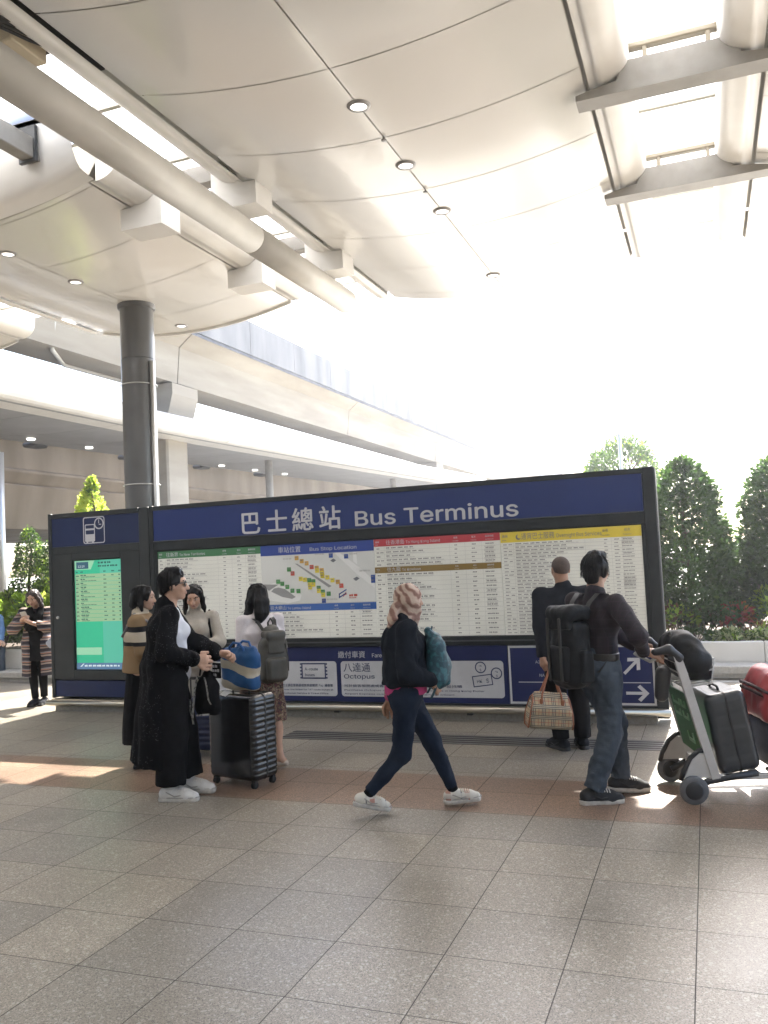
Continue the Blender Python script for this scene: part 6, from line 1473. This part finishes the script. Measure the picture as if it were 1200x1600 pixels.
def conifer(label, x, y, z0, zt, rad, n, mats, seed, size=.06, pw=.8, group=None, top=.10):
    t = thing('topiary_tree', label, 'tree', (x, y, z0), group=group); r = np.random.default_rng(seed)
    mb = MB(); pts = [(x+.03*math.sin(i*1.7+seed), y+.03*math.cos(i*2.1), z0-.3+(zt-z0+.2)*i/7) for i in range(8)]
    mb.tube(pts, [.055*(1-.11*i) for i in range(8)], 8)
    mb.build('trunk', BARK, t, True)
    mb = MB()
    for i in range(46):
        f = r.uniform(.03, .85); a = r.uniform(0, 2*PI); z = z0+(zt-z0)*f; rr_ = rad*(1-f)**pw*.8+.03
        mb.tube([(x, y, z), (x+rr_*.5*math.cos(a), y+rr_*.5*math.sin(a), z+.10*rr_), (x+rr_*math.cos(a+.2), y+rr_*math.sin(a+.2), z+.30*rr_)], [.012, .008, .003], 4, caps=False)
    mb.build('branches', BARK, t, True)
    f = 1-np.sqrt(r.random(n*2)); f = np.where(r.random(n*2) < .25, r.random(n*2), f); a = r.uniform(0, 2*PI, n*2)
    prof = (rad*np.clip(1-f, 0, 1)**pw+top*np.clip(1-f, 0, .15)/.15*.6)
    prof = prof*(1+.24*vnoise(np.stack([np.cos(a)*2.2, np.sin(a)*2.2, f*7+seed], 1))+.10*vnoise(np.stack([np.cos(a)*6, np.sin(a)*6, f*18+seed], 1)))
    rr_ = prof*np.where(r.random(n*2) < .35, np.sqrt(r.random(n*2)), np.clip(1-np.abs(r.normal(0, .20, n*2)), .1, 1.08))
    P = np.stack([x+rr_*np.cos(a), y+rr_*np.sin(a), z0+(zt-z0)*f+r.normal(0, .02, n*2)], 1)
    keep = vnoise(P*np.array([5.5, 5.5, 4.2])+seed*3) > -.42; P = P[keep][:n]; a = a[keep][:n]
    N = np.stack([np.cos(a), np.sin(a), np.full(len(a), .35)], 1)
    leaves('crown', P, N, size, mats, t, .55, .2, seed); return t
conifer('clipped cone tree standing directly beside the right end of the board', -.29, 13.2, .62, 2.98, .62, 19000, [G1, G2, G2, G3], 3, .075, .50, 'clipped cone trees', .26)
conifer('clipped cone tree at the frame edge behind the red bag', 1.06, 13.5, .75, 3.02, .62, 19000, [G1, G2, G2, G3], 9, .075, .52, 'clipped cone trees', .22)
conifer('bright lime young cone tree rising above the departures kiosk', -10.25, 12.45, .5, 3.40, .95, 13000, [G3, Y1, Y2, Y2], 5, .085, .95, 'cone trees at the planter', .05)
conifer('sunlit cone tree left of the kiosk, behind the leafy shrub', -11.85, 12.6, .5, 2.60, .38, 9000, [G1, G2, G3, Y1], 11, .055, .5, 'cone trees at the planter', .12)
conifer('smaller sunlit cone tree tight against the kiosk side', -11.25, 12.5, .5, 2.50, .38, 9000, [G1, G2, G3, Y1], 12, .055, .5, 'cone trees at the planter', .12)
def shrub(label, x, y, z0, rx, rz_, n, mats, seed, size=.08, cat='shrub', name='shrub', group=None, aspect=.55, ry=None):
    t = thing(name, label, cat, (x, y, z0), group=group); r = np.random.default_rng(seed); ry = ry or rx
    mb = MB()
    for i in range(9):
        a = r.uniform(0, 2*PI); k = r.uniform(.4, .9); mb.tube([(x, y, z0), (x+rx*k*.5*math.cos(a), y+ry*k*.5*math.sin(a), z0+rz_*.6), (x+rx*k*math.cos(a), y+ry*k*math.sin(a), z0+rz_*(1.2+.5*r.random()))], [.010, .008, .004], 5, caps=False)
    mb.build('stems', BARK, t, True)
    d = r.normal(0, 1, (n*2, 3)); d /= np.linalg.norm(d, axis=1, keepdims=True); d[:, 2] = np.abs(d[:, 2])*1.0-.25
    rr_ = np.clip(1-np.abs(r.normal(0, .28, n*2)), .15, 1.05)*(1+.25*vnoise(d*2.6+seed))
    P = np.stack([x+d[:, 0]*rx*rr_, y+d[:, 1]*ry*rr_, z0+rz_*.8+d[:, 2]*rz_*rr_], 1)
    keep = vnoise(P*5+seed) > -.25; P = P[keep][:n]; d = d[keep][:n]
    leaves('foliage', P, d+np.array([0, 0, .4]), size, mats, t, aspect, .4, seed); return t
shrub('olive green shrub between the board end and the red leaved plant', -.42, 12.55, .40, .30, .30, 900, [G2, G3, Y1, B1], 21, .075)
shrub('dark shaded undershrub at the foot of the first cone tree', -.05, 12.9, .40, .42, .26, 1000, [G1, B1, G1, G2], 22, .08)
shrub('red and orange leaved croton beside the lime shrub', .30, 12.75, .42, .24, .30, 520, [R1, R2, G2, R1], 23, .10)
shrub('rust leaved croton at the foot of the second cone tree', .52, 12.50, .38, .22, .18, 360, [R2, B1, Y2, B1], 24, .09)
shrub('lime green shrub spreading at the right frame edge', .86, 12.85, .45, .36, .42, 1400, [G3, Y1, G2, Y1], 25, .085)
shrub('dark green clump on the planter edge behind the trolley handle', -.25, 12.30, .36, .30, .13, 700, [G1, G2, G2, G3], 26, .07, ry=.14)
for i, (x, sd_) in enumerate(((.22, 27), (.62, 28), (1.02, 31))):
    shrub(['cream variegated ground plant on the planter edge, nearest the board', 'cream variegated ground plant on the planter edge, in the middle', 'cream variegated ground plant on the planter edge, at the frame edge'][i], x, 12.30, .36, .26, .12, 650, [V1, G3, V1, Y1], sd_, .065, group='variegated plants along the planter edge', ry=.14)
for i, (x, sd_) in enumerate(((-11.9, 41), (-11.2, 42), (-10.5, 43))):
    shrub(['bright broad leaved shrub behind the seated person', 'bright broad leaved shrub behind the phone reader', 'bright broad leaved shrub half hidden by the kiosk'][i], x, 12.0, .45, .48, .62, 1600, [G3, Y1, Y1, Y2], sd_, .15, group='broad leaved shrubs by the kiosk')
shrub('orange flowering plant at the left frame edge', -12.35, 11.85, .7, .22, .42, 260, [R2, Y2, R1, G3], 44, .10)
for i in range(5):
    shrub(['dark low shrub behind the board, first from the kiosk', 'dark low shrub behind the board, second from the kiosk', 'dark low shrub behind the board, third from the kiosk', 'dark low shrub behind the board, fourth from the kiosk', 'dark low shrub behind the board, last before its end'][i], -5.0+1.0*i, 12.8, .40, .5, .5, 500, [G1, G2, G2, G3], 50+i, .10) if i == 4 else None
# round tree far behind the board and a light mast
t = thing('tree', 'hazy round topped tree far behind the right end of the board', 'tree', (-2.15, 25, 0)); r = np.random.default_rng(77)
mb = MB(); mb.tube([(-2.15, 25, 0), (-2.1, 25, 1.2), (-2.2, 25.1, 2.6), (-2.1, 25, 4.0)], [.12, .10, .07, .03], 8)
mb.build('trunk', BARK, t, True)
mb = MB()
for i in range(14):
    a = i*2.4; mb.tube([(-2.15, 25, 2.2+.1*i), (-2.15+.5*math.cos(a), 25+.5*math.sin(a), 2.7+.11*i), (-2.15+.9*math.cos(a), 25+.9*math.sin(a), 2.95+.12*i)], [.04, .025, .01], 5, caps=False)
mb.build('branches', BARK, t, True)
d = r.normal(0, 1, (16000, 3)); d /= np.linalg.norm(d, axis=1, keepdims=True)
rr_ = np.clip(1-np.abs(r.normal(0, .25, 16000)), .2, 1.05)*(1+.22*vnoise(d*2.4)); P = np.array([-2.12, 25, 3.62])+d*rr_[:, None]*np.array([1.12, 1.1, 1.22])
keep = vnoise(P*2.6) > -.22; P = P[keep][:9000]; leaves('crown', P, d[keep][:9000]+np.array([0, 0, .3]), .10, [G2, G2, G3, Y1], t, .55, .3, 7)
t = thing('lamp_mast', 'thin pale lamp mast in front of the round tree', 'lamp post', (-2.02, 23.5, 0)); mb = MB(); mb.tube([(-2.02, 23.5, 0), (-2.02, 23.5, 4.75)], .05, 10); mb.build('shaft', mat('mast_pale', (.6, .6, .58), .5), t, True)
mb = MB(); mb.lathe([(.03, 4.74), (.09, 4.76), (.09, 4.80), (.02, 4.84)], (-2.02, 23.5, 0), 12); mb.build('lamp_head', mat('mast_pale', (.6, .6, .58)), t, True)

# unseen block added behind the viewpoint to cut fill light from that side
t = thing('terminal_building', 'dark glazed terminal front on the other side of the forecourt', 'building', (0, -11, 0))
mb = MB(); mb.box(-45, 45, -16, -11, 0, 13); mb.build('wall', mat('terminal_cladding', (.10, .10, .10), .6, (.14, .14, .135), .5), t, True)
for i in range(14):
    mb = MB(); x = -42+6*i; mb.box(x+.2, x+5.8, -11.0, -10.94, .3, 9.5); mb.build('window', mat('terminal_glass', (.03, .035, .04), .15), t, True)
# ------------------------------------------------------------------ haze
mb = MB(); mb.box(-48, 44, -18, 130, -1.02, 16)
hm = bpy.data.materials.new('bright_haze'); hm.use_nodes = True; n = hm.node_tree.nodes; l = hm.node_tree.links
n.remove(n['Principled BSDF']); pv = n.new('ShaderNodeVolumePrincipled'); pv.inputs['Color'].default_value = (.95, .96, 1, 1); pv.inputs['Density'].default_value = .0027; pv.inputs['Anisotropy'].default_value = .74
l.new(pv.outputs[0], n['Material Output'].inputs['Volume'])
hz = mb.build('haze', hm); tag(hz, kind='stuff')
